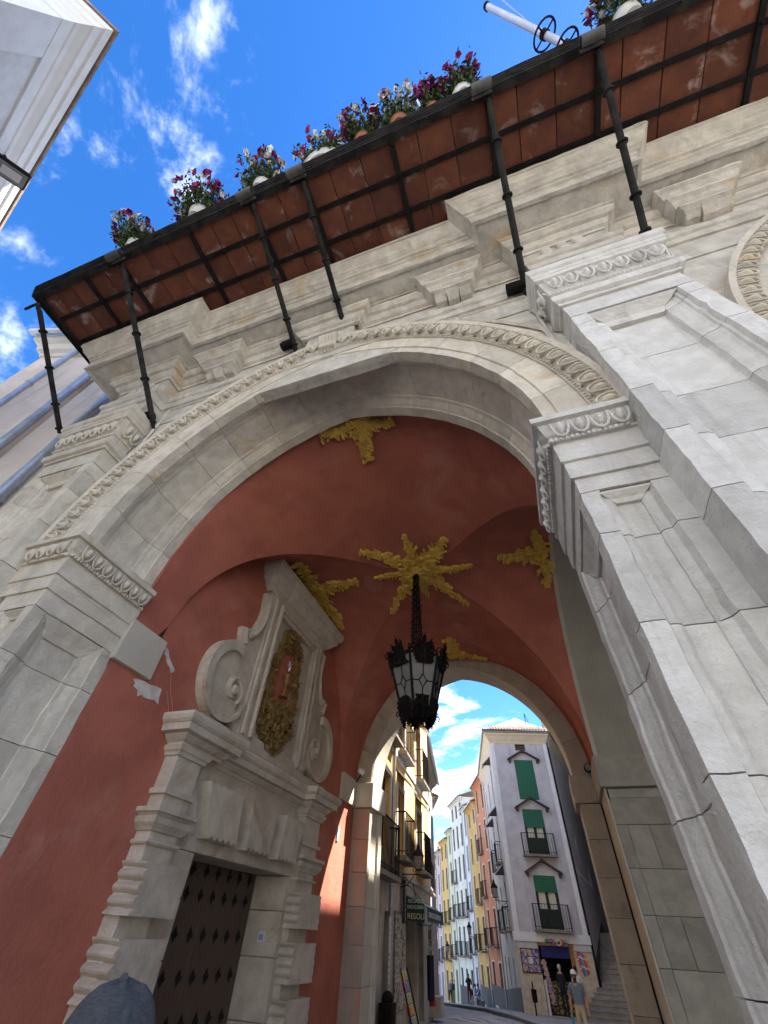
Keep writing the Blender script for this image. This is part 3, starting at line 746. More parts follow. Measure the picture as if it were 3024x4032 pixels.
# far arch
RA = (-1.235, 3.45, 1.605, .28)
fg = grp('arch', hall)
FV = [(0, YW), (0, YO), (.30, YO), (.30, YW)]
REVP = M('pale_reveal', (.50, .46, .38), (.43, .39, .32), 3, .85, .3, 50, rnd=.04)
for sd_ in (-1, 1):
    for k in range(6):
        a, b = k/6 + .001, (k+1)/6 - .001
        sweep_arch(MB(), RA, [(.012, YW - .012), (.012, YW + .015), (.27, YW + .015), (.27, YW - .012)], a, b if k < 5 else 1, sd_, 5).build('voussoir', STONEB, fg)
        sweep_arch(MB(), RA, [(0, YW + .0155), (0, YO - .09), (.02, YO - .09), (.02, YO), (.27, YO), (.27, YW + .0155)], a, b if k < 5 else 1, sd_, 5).build('voussoir', REVP, fg)
mb = MB(); top = []; bot = []
for k in range(61):
    x = XL + (XR - XL)*k/60; top.append((x, YW, vault_z(x, YW - .001) + .02)); bot.append((x, YW, ext_z(RA, .2, x)))
mb.grid([bot, top]).build('passage_wall', RED, hall, fix=False)
mb = MB(); top = []; bot = []
for k in range(121):
    x = -4.40 + 14.4*k/120; top.append((x, YO, 7.3)); bot.append((x, YO, max(ext_z(RA, .2, x), 3.45 if abs(x - RA[0]) < 1.8 else 0)))
mb.grid([bot, top]).build('rear_wall', UP, hall, fix=False)
MB().box(-4.40, 10, 7.54, YO, 7.28, 15.6).build('upper_storeys', UP, hall)
# far piers
JF = [0, .35, .79, 1.18, 1.56, 1.94, 2.31, 2.70, 3.10]
lp = grp('pier', hall); rp_ = grp('pier', hall)
PINKB = M('stained_sandstone', (.34, .29, .245), (.27, .235, .205), 3, .85, .4, 60, col3=(.42, .22, .14), s3=.9, lo3=.46, hi3=.66, rnd=.05)
for a, b in zip(JF[:-1], JF[1:]):
    MB().bev(XL, -2.84, YW - .015, YW + .0145, a + .002, b - .002, .003).build('block', PINKB, lp)
    MB().prism([(XL, YW + .016), (-2.84, YW + .016), (-2.84, YW + .09), (-2.875, YW + .095), (-2.875, YO - .15), (-2.84, YO - .145), (-2.84, YO), (XL, YO)], lambda p, t: (p[0], p[1], t), a + .002, b - .002).build('block', REVP, lp)
    MB().bev(.37, XR + .05, YW - .015, YO, a + .002, b - .002, .003).build('block', STONEB, rp_)
MB().bev(XL, -2.79, YW - .065, YO + .03, 3.105, 3.448, .006).build('impost', CREAMB, lp)
MB().bev(.31, XR + .05, YW - .065, YO + .03, 3.105, 3.448, .006).build('impost', STONEB, rp_)
# corner corbels of the vault on the red wall
MB().bev(XL - .02, XL + .045, YB - .02, 2.645, 3.10, 3.452, .004).build('corbel', CREAMB, hall)
MB().bev(XL - .02, XL + .05, 6.95, YW - .07, 3.11, 3.47, .004).build('corbel', CREAMB, hall)
# right pier carrying the side arch, ashlar blocks
rg = grp('pier', hall)
JR = [0, .42, .80, 1.18, 1.56, 1.94, 2.32, 2.72]
for i, (a, b) in enumerate(zip(JR[:-1], JR[1:])):
    cuts = [XR + .012, .80, 1.035, 1.75] if i % 2 == 0 else [XR + .012, .80, 1.75]
    for u, v in zip(cuts[:-1], cuts[1:]):
        MB().bev(u + .002, v - .002, 6.70 + (.008 if u > .7 else 0), YW - .02, a + .002, b - .002, .003).build('block', STONEG, rg)
MB().bev(XR + .012, 1.75, 6.70, YW - .02, 2.722, 2.985, .003).build('block', STONEG, rg)
MB().bev(XR + .03, 1.75, 6.715, YW - .02, 2.99, 3.09, .003).build('block', STONEG, rg)
MB().bev(XR - .05, 1.75, 6.63, YW - .02, 3.095, 3.445, .006).build('impost', STONEG, rg)
MB().bev(XR - .012, XR + .011, 6.695, YW - .02, 0, 3.093, .004).build('edge_strip', REVP, rg)
# soffit of the side arch between the bays
rows = []; rows2 = []
for y in ysv:
    z = zy_(y) - .004
    rows.append([(XR + .05, y, z), (XR + .28, y, z), (1.75, y, z)]); 
MB().grid(rows).build('side_arch', GREYP, hall, smooth=True, fix=False)
MB().loft([[(XR - .004, y, zy_(y) + .03), (XR - .004, y, zy_(y) - .008), (XR + .05, y, zy_(y) - .008), (XR + .05, y, zy_(y) + .03)] for y in ysv]).build('arch_edge', REVP, hall, smooth=True)
MB().loft([[(XR + .275, y, zy_(y) - .001), (XR + .275, y, zy_(y) - .009), (XR + .283, y, zy_(y) - .009), (XR + .283, y, zy_(y) - .001)] for y in ysv]).build('arch_seam', STONEG, hall)
# rest of the neighbouring bay (closes the passage to the right)
mb = MB(); mb.box(1.75, 9.5, 2.3, 7.5, 5.6, 5.7); mb.box(9.4, 9.5, 2.3, 8, 0, 5.6); mb.build('ceiling', RED, hall)
mb = MB(); mb.box(6.2, 10, 7.6, 8.2, 0, 5.6); mb.box(1.75, 6.2, 7.6, 8.2, 4.6, 5.6); mb.build('rear_wall', WHITEP, hall)
MB().bev(XR + .02, 1.75, 6.72, YW - .02, 3.45, 3.9, .003).build('block', GREYP, rg) if False else None
# peeled paint on the red wall
for pts in ([(2.511, 3.058), (2.56, 3.075), (2.64, 3.088), (2.70, 3.085), (2.76, 3.10), (2.837, 3.103), (2.845, 3.04), (2.867, 2.981), (2.81, 3.0), (2.76, 2.985), (2.697, 2.974), (2.66, 2.985), (2.625, 2.958), (2.60, 3.0), (2.545, 3.01), (2.55, 3.035)],
            [(2.645, 3.454), (2.69, 3.43), (2.725, 3.421), (2.76, 3.38), (2.80, 3.35), (2.85, 3.325), (2.889, 3.304), (2.88, 3.28), (2.859, 3.264), (2.82, 3.30), (2.79, 3.305), (2.752, 3.329), (2.73, 3.36), (2.70, 3.37), (2.684, 3.401), (2.65, 3.42)]):
    MB().prism(pts, lambda p, t: (XL + t, p[0], p[1]), -.01, .004).build('bare_patch', PATCH, hall)

# ================================================================ stone doorway on the side wall
port = thing('stone_doorway', 'carved stone doorway with scrolled gable and rusticated pilasters on the red wall', 'doorway')
def P(o, s, z): return (XL + o, s, z)
def pbox(mb, o0, o1, s0, s1, z0, z1, b=.006): return mb.bev(XL + o0, XL + o1, s0, s1, z0, z1, b)
# jambs, lintel, recess
for s0, s1 in ((3.48, 3.868), (5.605, 5.98)):
    zz = [0, .55, 1.02, 1.45, 1.80, 2.09]
    for a, b in zip(zz[:-1], zz[1:]): pbox(MB(), -.36, .06, s0, s1, a + .002, b - .002).build('jamb_stone', STONEP, port)
pbox(MB(), -.36, .062, 3.48, 5.98, 2.092, 2.20).build('lintel', STONEP, port)
pbox(MB(), -.30, .03, 3.5, 5.95, 2.2, 2.74).build('frieze', STONEP, port)
# rusticated pilasters
def wavy(s0, s1, z0, z1, nw, amp):
    pts = []; n = nw*6
    for k in range(n + 1): pts.append((s0 + amp*(1 - abs(cos(pi*nw*k/n)))*1.0, z0 + (z1 - z0)*k/n))
    for k in range(n + 1): pts.append((s1 - amp*.5*(1 - abs(cos(pi*nw*k/n))), z1 - (z1 - z0)*k/n))
    return pts
for s0, s1, pf in ((3.15, 3.635, -1), (5.665, 6.225, 1)):
    g = grp('pilaster', port); c = (s0 + s1)/2
    pbox(MB(), -.05, .135, s0 + .03, s1 - .125 if pf < 0 else s1 - .09, 0, 2.70).build('shaft', STONEP, g)
    for z0, z1 in ((1.675, 1.96), (1.275, 1.566), (.88, 1.17), (.48, .77), (.02, .38)):
        MB().prism(wavy(s0, s1, z0, z1, 4, .036), lambda p, t: P(t, p[0], p[1]), -.02, .235).build('rusticated_block', STONEP, g, worn=(.06, .004))
    path = [(XL, s0 + .03), (XL + .135, s0 + .03), (XL + .135, s1 - .125 if pf < 0 else s1 - .09), (XL, s1 - .125 if pf < 0 else s1 - .09)]
    MB().mould([(-.02, 2.06), (.02, 2.062), (.03, 2.075), (.02, 2.09), (-.02, 2.092)], path).build('moulding', STONEP, g)
    MB().mould([(-.02, 2.14), (.02, 2.145), (.03, 2.16), (.06, 2.19), (.07, 2.225), (.05, 2.23), (.07, 2.25), (.09, 2.255), (.09, 2.285), (-.02, 2.29)], path).build('moulding', STONEP, g)
    MB().mould([(-.02, 2.385), (.03, 2.385), (.035, 2.42), (-.02, 2.425)], path).build('moulding', STONEP, g)
    MB().mould([(-.02, 2.66), (.02, 2.665), (.03, 2.69), (.045, 2.70), (.06, 2.735), (-.02, 2.74)], path).build('moulding', STONEP, g)
# keystones with scalloped ends
def keyst(bl, br, tl, tr):
    z0, z1 = 2.185, 2.585; pts = []; nw = 5; n = nw*6
    for k in range(n + 1): pts.append((bl + (br - bl)*k/n, z0 + .028*(1 - abs(cos(pi*nw*k/n)))))
    for k in range(n + 1): pts.append((tr + (tl - tr)*k/n, z1 - .022*(1 - abs(cos(pi*nw*k/n)))))
    MB().prism(pts, lambda p, t: P(t, p[0], p[1]), -.02, .18).build('keystone', STONEP, port, worn=(.06, .004))
keyst(3.84, 4.28, 3.66, 4.22); keyst(4.47, 4.90, 4.41, 4.97); keyst(5.10, 5.52, 5.16, 5.62)
# entablature and broken cornice
PATH = [(XL, 3.17), (XL + .14, 3.17), (XL + .14, 3.68), (XL + .0, 3.68), (XL + .0, 5.72), (XL + .14, 5.72), (XL + .14, 6.14), (XL, 6.14)]
MB().mould([(-.02, 2.74), (.03, 2.74), (.035, 2.76), (.06, 2.775), (.085, 2.80), (.09, 2.815), (.15, 2.82), (.155, 2.875), (.165, 2.88), (.185, 2.90), (.195, 2.93), (.19, 2.955), (.17, 2.965), (-.02, 2.99)], PATH).build('cornice', STONEP, port, worn=(.08, .004))
pbox(MB(), -.02, .13, 3.3, 6.1, 2.985, 3.065).build('gable_base', STONEP, port)
# gable tablet
tb = grp('gable', port); GC = 4.72
pbox(MB(), -.02, .05, GC - .80, GC + .80, 3.068, 4.88).build('back_slab', STONEP, tb)
for s0, s1, z0, z1, o in ((GC - .78, GC - .52, 3.068, 4.86, .10), (GC + .52, GC + .78, 3.068, 4.86, .10), (GC - .52, GC + .52, 4.66, 4.86, .10), (GC - .52, GC + .52, 3.068, 3.15, .10),
                          (GC - .74, GC - .68, 3.10, 4.82, .125), (GC - .60, GC - .55, 3.10, 4.80, .135), (GC + .55, GC + .60, 3.10, 4.80, .135), (GC + .68, GC + .74, 3.10, 4.82, .125), (GC - .55, GC + .55, 4.72, 4.77, .135)):
    pbox(MB(), -.01, o, s0, s1, z0, z1, .008).build('frame_strip', STONEP, tb)
MB().mould([(-.02, 4.86), (.06, 4.865), (.08, 4.90), (.12, 4.92), (.14, 4.95), (.20, 5.0), (.21, 5.06), (.24, 5.07), (.27, 5.12), (.28, 5.19), (-.02, 5.20)], [(XL, GC - .82), (XL + .02, GC - .82), (XL + .02, GC + .82), (XL, GC + .82)]).build('gable_cornice', STONEP, tb)
def volute(sg):
    S = lambda s: GC + sg*s
    out = [(-.76, 4.80), (-.86, 4.84), (-.93, 4.78), (-.92, 4.70), (-.89, 4.55), (-.90, 4.40), (-.95, 4.25), (-1.02, 4.15), (-1.10, 4.10), (-1.13, 4.14), (-1.19, 4.13), (-1.17, 4.04), (-1.14, 3.97)]
    n = 22
    for k in range(n + 1):
        a = radians(75) + radians(235)*k/n; out.append((-1.16 + .40*cos(a), 3.50 + .42*sin(a)))
    out += [(-.82, 3.08), (-.76, 3.08)]
    # outlines run on the left side; mirror for the right
    mb = MB(); mb.prism([(S(p[0]) if sg > 0 else GC - p[0], p[1]) for p in out], lambda p, t: P(t, p[0], p[1]), -.02, .075)
    mb.build('volute', STONEP, tb)
    f = lambda s: S(s) if sg > 0 else GC - s
    # raised flat rim around a sunk field, with a small snail curl
    ro = []; ri = []; n2 = 30
    for k in range(n2 + 1):
        a = radians(80) + radians(262)*k/n2; wdt = .11 - .07*(k/n2)
        ro.append((-1.16 + .398*cos(a), 3.50 + .418*sin(a))); ri.append((-1.15 + (.398 - wdt)*cos(a), 3.49 + (.418 - wdt)*sin(a)))
    MB().loft([[P(.06, f(a[0]), a[1]), P(.125, f(a[0]), a[1]), P(.125, f(b[0]), b[1]), P(.06, f(b[0]), b[1])] for a, b in zip(ro, ri)]).build('scroll', STONEP, tb)
    cur = []
    for k in range(20): a = radians(-60) + radians(430)*k/19; q = .15*(1 - .72*k/19); cur.append((-1.04 + q*cos(a), 3.44 + q*1.05*sin(a)))
    MB().tube([P(.085, f(s), z) for s, z in cur], [.04 - .012*k/19 for k in range(20)], 6).build('scroll', STONEP, tb, smooth=30)
    MB().lathe([(.001, 0), (.05, 0), (.052, .05), (.04, .075), (.001, .08)], P(.07, f(-1.05), 3.43), 12, 'x').build('scroll_eye', STONEP, tb, smooth=True)
    arm = [(p[0] + .05, p[1] - .02) for p in out[2:13]]
    MB().tube([P(.078, f(s), z) for s, z in arm], .045, 6).build('scroll_arm', STONEP, tb, smooth=30)
volute(1); volute(-1)
# door leaves
door = grp('door', port)
nb = 4
for i in range(2):
    s0 = 3.868 + i*.868; s1 = s0 + .866
    MB().bev(XL - .40, XL - .345, s0 + .003, s1 - .003, .01, 2.089, .006).build('leaf', WOOD, door)
studm = None
def stud():
    mb = MB(); mb.add([(.004, -.042, 0), (.004, 0, -.06), (.004, .042, 0), (.004, 0, .06), (.014, 0, 0)], [(0, 1, 4), (1, 2, 4), (2, 3, 4), (3, 0, 4), (0, 3, 2, 1)]); mb.ball((.02, 0, 0), .02, 6, 4)
    return mb.mesh('stud', RUST, smooth=30)
studm = stud()
for z in (2.03, 1.855, 1.585, 1.318, 1.05, .78, .51, .25):
    for s in (4.03, 4.24, 4.42, 4.64, 4.84, 5.05, 5.25, 5.46):
        inst('stud', studm, Matrix.Translation((XL - .345, s, z)), door)
nt = MB().bev(XL - .18, XL - .10, 5.598, 5.604, 1.55, 1.64, .002).build('door_notice', plain('notice_white', (.6, .6, .62)))
tag(nt, 'small white notice fixed to the inner jamb of the studded door', 'notice')
MB().bev(XL - .165, XL - .115, 5.5955, 5.5985, 1.575, 1.615, .001).build('print', plain('notice_blue', (.25, .32, .5)), nt)
wp = MB().bev(XL, XL + .02, 6.99, 7.05, 2.60, 2.76, .003).build('wall_plate', plain('plate_white', (.62, .61, .58)))
tag(wp, 'narrow white plate fixed to the red wall beyond the stone doorway', 'plate')
MB().bev(XL + .02, XL + .022, 7.017, 7.023, 2.63, 2.73, .001).build('slot', IRON, wp)

# ================================================================ gilt stucco
def rocaille(mb, fn, spine, w, n, seed, tip=.25, plate=True, hmax=.05, acan=False):
    """lumps, C-scrolls and leaves along a spine; fn(u, v, h)"""
    r = random.Random(seed); sp = [Vector((p[0], p[1])) for p in spine]
    L = [0]
    for a, b in zip(sp[:-1], sp[1:]): L.append(L[-1] + (b - a).length)
    def at(t):
        d = t * L[-1]
        for i in range(len(sp) - 1):
            if d <= L[i+1] + 1e-9:
                q = (d - L[i]) / (L[i+1] - L[i]); return sp[i].lerp(sp[i+1], q), (sp[i+1] - sp[i]).normalized()
        return sp[-1], (sp[-1] - sp[-2]).normalized()
    def wid(t): return w * (1 - (1 - tip)*t**1.1)
    if plate:
        m = max(6, int(L[-1] / .035)); up = []; dn = []
        for k in range(m + 1):
            t = k/m; p, d = at(t); nn = Vector((-d.y, d.x))
            up.append(p + nn*wid(t)*r.uniform(.35, 1.05)); dn.append(p - nn*wid(t)*r.uniform(.35, 1.05))
        for k in range(m):
            q = [up[k], up[k+1], dn[k+1], dn[k]]
            mid_a = (up[k] + dn[k])/2; mid_b = (up[k+1] + dn[k+1])/2
            vs = [fn(p.x, p.y, 0) for p in q] + [fn(*(p*.82 + mm*.18), hmax*.45) for p, mm in zip(q, (mid_a, mid_b, mid_b, mid_a))]
            mb.add(vs, [(4, 5, 6, 7), (0, 1, 5, 4), (1, 2, 6, 5), (2, 3, 7, 6), (3, 0, 4, 7)])
    if acan:
        # paired acanthus leaves that fork off a raised rib, tips curling back
        m = max(3, int(L[-1] / (w * .42)))
        rib = [at(k/10)[0] for k in range(11)]
        mb.tube([fn(q.x, q.y, hmax*.75) for q in rib], [max(.008, wid(k/10)*.16) for k in range(11)], 6)
        for i in range(m + 1):
            t = min(.98, (i + .15) / m); p, d = at(t); ww = wid(t); nn = Vector((-d.y, d.x))
            for sg in ((-1, 1) if i < m else (0,)):
                a = atan2(d.y, d.x) + sg*r.uniform(.62, 1.0); LL = ww*r.uniform(1.05, 1.45); bw = LL*r.uniform(.24, .32); c = p + nn*sg*ww*.08
                rows = []; cc = Vector((c.x, c.y)); nk = 9
                for k in range(nk):
                    q = k/(nk - 1); ak = a - sg*.9*max(0, q - .45); lx, ly = cos(ak), sin(ak)
                    if k: cc = cc + Vector((lx, ly))*LL/(nk - 1)
                    cw = bw*(.35 + sin(pi*min(1, q*.85 + .12)))*.72*(1.22 if k % 2 else .78); h0 = hmax*(.45 + .75*sin(pi*min(1, q*.9 + .05)))
                    rows.append([fn(cc.x - ly*cw, cc.y + lx*cw, .004), fn(cc.x - ly*cw*.55, cc.y + lx*cw*.55, h0), fn(cc.x, cc.y, h0*.45), fn(cc.x + ly*cw*.55, cc.y - lx*cw*.55, h0), fn(cc.x + ly*cw, cc.y - lx*cw, .004)])
                mb.grid(rows)
                rr_ = bw*.55; ca = a - sg*.5
                mb.tube([fn(cc.x + rr_*(1 - .7*k/8)*cos(ca + sg*(2.2 + 5.2*k/8)), cc.y + rr_*(1 - .7*k/8)*sin(ca + sg*(2.2 + 5.2*k/8)), hmax*(.6 + .5*k/8)) for k in range(9)], [max(.006, rr_*.34*(1 - .4*k/8)) for k in range(9)], 5)
        n = n // 4
    for i in range(n):
        t = (i + r.random()) / n; p, d = at(min(t, .97)); ww = wid(t); nn = Vector((-d.y, d.x)); off = r.uniform(-.85, .85)
        c = p + nn*ww*off; R = ww*r.uniform(.16, .46); a0 = r.uniform(0, 2*pi); sg = r.choice((-1, 1)); h = hmax*r.uniform(.4, 1.0)
        if r.random() < .6:
            pts = []; turns = r.uniform(.7, 1.3)
            for k in range(11):
                a = a0 + sg*turns*2*pi*k/10; q = R*(1 - .75*k/10); pts.append(fn(c.x + q*cos(a), c.y + q*sin(a), h*(.55 + .45*k/10)))
            mb.tube(pts, [max(.007, R*.26*(1 - .35*k/10)) for k in range(11)], 5)
        else:
            # leaf: ridge with lobes
            a = atan2(d.y, d.x) + off*1.1 + r.uniform(-.5, .5); lx, ly = cos(a), sin(a); LL = R*2.2; bw = R*.55
            rows = []
            for k in range(7):
                q = k/6; cw = bw*sin(pi*min(1, q*.9 + .1))*(1 + .35*(k % 2)); cc = (c.x + lx*LL*q, c.y + ly*LL*q)
                rows.append([fn(cc[0] - ly*cw, cc[1] + lx*cw, .003), fn(cc[0] - ly*cw*.5, cc[1] + lx*cw*.5, h*(.6 + .4*q)), fn(cc[0], cc[1], h*.62*(1 + .5*q)), fn(cc[0] + ly*cw*.5, cc[1] - lx*cw*.5, h*(.6 + .4*q)), fn(cc[0] + ly*cw, cc[1] - lx*cw, .003)])
            mb.grid(rows)
    return mb
def vfn(u, v, h): return (u, v, vault_z(u, v) - .004 - h)
star = thing('stucco_star', 'yellow gilt stucco star of curling rays in the middle of the red vault', 'ornament')
SCN = (VX, 4.70)
mb = MB(); rocaille(mb, vfn, [(VX - .25, 4.69), (VX + .27, 4.71)], .25, 56, 11, .9, True, .09)
for k in range(10): mb.tube([vfn(VX + .03*cos(2*pi*k/10), 4.7 + .03*sin(2*pi*k/10), .07), vfn(VX + .11*cos(2*pi*k/10), 4.7 + .11*sin(2*pi*k/10), .04)], [.02, .015], 5)
mb.build('rosette', GOLD, star, smooth=35, fix=False)
for i, (ex, ey, w) in enumerate([(-1.905, 4.05, .13), (-1.24, 4.02, .12), (-.66, 4.13, .15), (-.41, 4.76, .10), (-.62, 5.58, .12), (-1.86, 5.50, .13), (-1.90, 4.67, .07), (-1.21, 5.33, .09)]):
    v = Vector((ex - VX, ey - 4.70)); b_ = Vector(SCN) + v*.22; e_ = Vector((ex, ey)); nn = Vector((-v.y, v.x))*.03
    mb = MB(); rocaille(mb, vfn, [tuple(b_), tuple((b_ + e_)/2 + nn), tuple(e_)], w*.95, int(30 + w*130), 30 + i, .32, True, .085)
    mb.build('ray', GOLD, star, smooth=35, fix=False)
def orn(name_label, spines, seed):
    t = thing('stucco_ornament', name_label, 'ornament', 'gilt stucco on the vault edges')
    for i, (sp, w, n, tip) in enumerate(spines):
        mb = MB(); rocaille(mb, vfn, sp, w*1.0, int(n*1.9), seed + i, min(.6, tip + .08), True, .09); mb.build('scrollwork', GOLD, t, smooth=35, fix=False)
    return t
orn('yellow gilt stucco spray on the vault just inside the front arch crown', [([(-1.30, 2.30), (-1.33, 2.60), (-1.34, 2.84)], .16, 30, .35), ([(-1.80, 2.31), (-1.5, 2.36), (-1.3, 2.33)], .09, 18, .9), ([(-1.3, 2.33), (-1.05, 2.42), (-.88, 2.42)], .10, 16, .5)], 50)
orn('yellow gilt stucco spray on the vault above the grey side arch', [([(.62, 4.78), (.36, 4.72), (-.04, 4.70)], .20, 34, .2), ([(.50, 4.72), (.52, 4.40), (.46, 4.18)], .11, 18, .4), ([(.55, 4.9), (.58, 5.15), (.57, 5.40)], .11, 20, .35)], 60)
orn('yellow gilt stucco spray on the vault above the doorway gable', [([(-3.06, 4.72), (-2.72, 4.70), (-2.17, 4.68)], .20, 34, .18), ([(-2.92, 4.6), (-2.85, 4.25), (-2.76, 3.86)], .14, 26, .4), ([(-2.95, 4.85), (-2.88, 5.2), (-2.80, 5.62)], .15, 28, .35)], 70)
orn('yellow gilt stucco spray over the crown of the far stone arch', [([(-1.24, 7.40), (-1.2, 7.05), (-1.19, 6.72)], .20, 30, .3), ([(-1.62, 7.42), (-1.4, 7.30), (-1.2, 7.30)], .12, 16, .8), ([(-1.1, 7.33), (-.85, 7.45), (-.62, 7.46)], .09, 18, .3)], 80)
# gilded emblem in the gable: scroll frame, chalice and star
emb = thing('gilded_emblem', 'old gilded rococo frame with a chalice and star set in the doorway gable', 'emblem')
def efn(u, v, h): return P(.06 + h, u, v)
EC = 4.62
pbox(MB(), .045, .062, EC - .24, EC + .22, 3.62, 4.42).build('red_ground', RED, emb)
for i, (sp, w, n, tip) in enumerate([([(EC - .28, 3.45), (EC - .31, 3.8), (EC - .26, 4.15), (EC - .20, 4.40)], .10, 30, .7), ([(EC + .30, 3.45), (EC + .33, 3.8), (EC + .27, 4.15), (EC + .20, 4.40)], .10, 30, .7),
                                     ([(EC - .22, 4.42), (EC, 4.52), (EC + .24, 4.42)], .14, 30, .9), ([(EC - .06, 3.62), (EC, 3.35), (EC + .02, 3.06)], .26, 60, .25), ([(EC - .34, 3.5), (EC - .25, 3.3), (EC - .12, 3.15)], .12, 22, .6), ([(EC + .36, 3.5), (EC + .26, 3.3), (EC + .14, 3.15)], .12, 22, .6), ([(EC - .12, 4.55), (EC + .02, 4.63), (EC + .12, 4.55)], .08, 14, .8)]):
    mb = MB(); rocaille(mb, efn, sp, w, n, 90 + i, tip, True, .12); mb.build('scrollwork', GILT, emb, smooth=35, fix=False)
MB().lathe([(.06, 0), (.055, .015), (.015, .04), (.012, .11), (.022, .125), (.012, .14), (.015, .17), (.045, .21), (.05, .29), (.044, .29), (.001, .22)], P(.12, EC + .0, 3.72), 12).build('chalice', GILT, emb, smooth=35)
mb = MB()
for k in range(8):
    a = pi*k/4; c = P(.12, EC, 4.14); w = .012
    mb.add([(c[0], c[1] + .08*cos(a), c[2] + .08*sin(a)), (c[0] - .01, c[1] + w*cos(a + pi/2), c[2] + w*sin(a + pi/2)), (c[0] - .01, c[1] - w*cos(a + pi/2), c[2] - w*sin(a + pi/2)), (c[0] + .015, c[1], c[2])], [(0, 1, 3), (0, 3, 2), (0, 2, 1)])
mb.build('silver_star', plain('silver', (.55, .56, .6), .3, .7), emb)

# ================================================================ lantern
lan = thing('lantern', 'large black wrought iron hexagonal lantern hanging on chains from the gilt star', 'lantern', loc=(VX - .02, 4.72, 0))
def hexp(r, z, k, off=0): a = pi/6 + pi/3*k + off; return Vector((r*cos(a), r*sin(a), z))
zt, zm, zb_ = 4.02, 3.92, 3.42
Rt, Rb = .345, .185
for k in range(6):
    a0, a1, b0, b1 = hexp(Rt, zt, k), hexp(Rt, zt, k+1), hexp(Rb, zb_, k), hexp(Rb, zb_, k+1)
    MB().add([a0*.985 + Vector((0, 0, zt*.015)), a1*.985 + Vector((0, 0, zt*.015)), b1*.985 + Vector((0, 0, zb_*.015)), b0*.985 + Vector((0, 0, zb_*.015))], [(0, 1, 2, 3)]).build('pane', GLASS, lan, fix=False)
    mb = MB(); mb.tube([a0, b0], .016, 6); mb.tube([a0, a1], .014, 5); mb.tube([b0, b1], .014, 5)
    mb.build('frame_bar', IRON, lan, smooth=35)
    # leading: a diamond with four arms
    c = (a0 + a1 + b0 + b1)/4; u = (a1 - a0).normalized(); v = ((a0 + a1)/2 - (b0 + b1)/2).normalized(); nrm_ = u.cross(v); 
    if nrm_.dot(Vector((c.x, c.y, 0))) < 0: nrm_ = -nrm_
    c = c + nrm_*.004; q = [c + v*.075, c + u*.045, c - v*.075, c - u*.045]
    mb = MB(); mb.tube([*q, q[0]], .007, 4, False)
    for pnt, end in ((q[1], c + u*.135), (q[3], c - u*.135), (q[0], (a0 + a1)/2), (q[2], (b0 + b1)/2)): mb.tube([pnt, end], .006, 4)
    mb.build('leading', IRON, lan)
    # openwork crests, top and bottom
    for zz, w0, hh, sgn, seed in ((zt - .03, .185, .17, 1, 5), (zb_ + .03, .125, .16, -1, 15)):
        mid_ = (a0 + a1)/2 if sgn > 0 else (b0 + b1)/2; out_ = Vector((mid_.x, mid_.y, 0)).normalized()
        def lf(uu, vv, h, mid_=mid_, u=u, v=v, out_=out_, sgn=sgn): return tuple(mid_ + u*uu + v*vv + out_*(h + .012))
        rows_ = [(0, -.12 if sgn > 0 else .15), (0, .12 if sgn > 0 else -.08)]
        mb = MB(); rocaille(mb, lf, rows_, w0*.8, 16, seed + k, .5, True, .03, True); mb.build('crest', IRON, lan, smooth=35, fix=False)
    for zz, R_, s_ in ((zt + .05, Rt + .02, .05), (zb_ - .02, Rb + .035, .035)):
        h = hexp(1, 0, k); c = Vector((h.x*R_, h.y*R_, zz))
        MB().tube(spiral(c, s_, h, (0, 0, 1), 1.1, 14, .3, -1.2), .007, 5).build('curl', IRON, lan, smooth=35)
    h = hexp(1, 0, k)
    MB().tube([Vector((h.x*Rt, h.y*Rt, zt)), Vector((h.x*.30, h.y*.30, zt + .10)), Vector((h.x*.12, h.y*.12, zt + .17)), Vector((h.x*.05, h.y*.05, zt + .24))], .011, 5).build('top_arm', IRON, lan, smooth=35)
    MB().tube([Vector((h.x*Rb, h.y*Rb, zb_)), Vector((h.x*.15, h.y*.15, zb_ - .05)), Vector((h.x*.04, h.y*.04, zb_ - .06)), Vector((h.x*.03, h.y*.03, zb_ - .10))], .012, 5).build('bottom_arm', IRON, lan, smooth=35)
MB().lathe([(.02, 0), (.035, .02), (.02, .05), (.03, .08), (.012, .10)], (0, 0, zt + .20), 10).build('hub', IRON, lan, smooth=35)
MB().lathe([(.001, 0), (.02, .015), (.03, .04), (.018, .06), (.04, .09), (.02, .12)], (0, 0, 3.29), 10).build('pendant', IRON, lan, smooth=35)
for s_ in (-1, 1): MB().tube(spiral((s_*.05, 0, 3.36), .03, (s_, 0, 0), (0, 0, 1), 1.0, 12, .4, -1.4), .006, 5).build('curl', IRON, lan, smooth=35)
def link_mesh():
    mb = MB(); mb.tube([(.021*cos(2*pi*k/10), 0, .034*sin(2*pi*k/10)) for k in range(11)], .0085, 4, False); return mb
for k in range(4):
    a = pi/4 + pi/2*k; p0 = Vector((.07*cos(a), .07*sin(a), zt + .24)); p1 = Vector((.026*cos(a), .026*sin(a), 5.42)); n = 23
    mb = MB()
    for i in range(n):
        p = p0.lerp(p1, i/(n - 1)); lm = link_mesh()
        lm.xf(Matrix.Translation(p) @ Matrix.Rotation(a + (pi/2 if i % 2 else 0), 4, 'Z')); mb.add(lm.v, lm.f)
    mb.build('chain', IRON, lan, smooth=True, fix=False)
MB().tube([(0, 0, zt + .2), (0, 0, 5.44)], .009, 6).lathe([(.05, 0), (.03, .05), (.012, .1)], (0, 0, 5.36), 10).build('suspension_rod', IRON, lan, smooth=35)
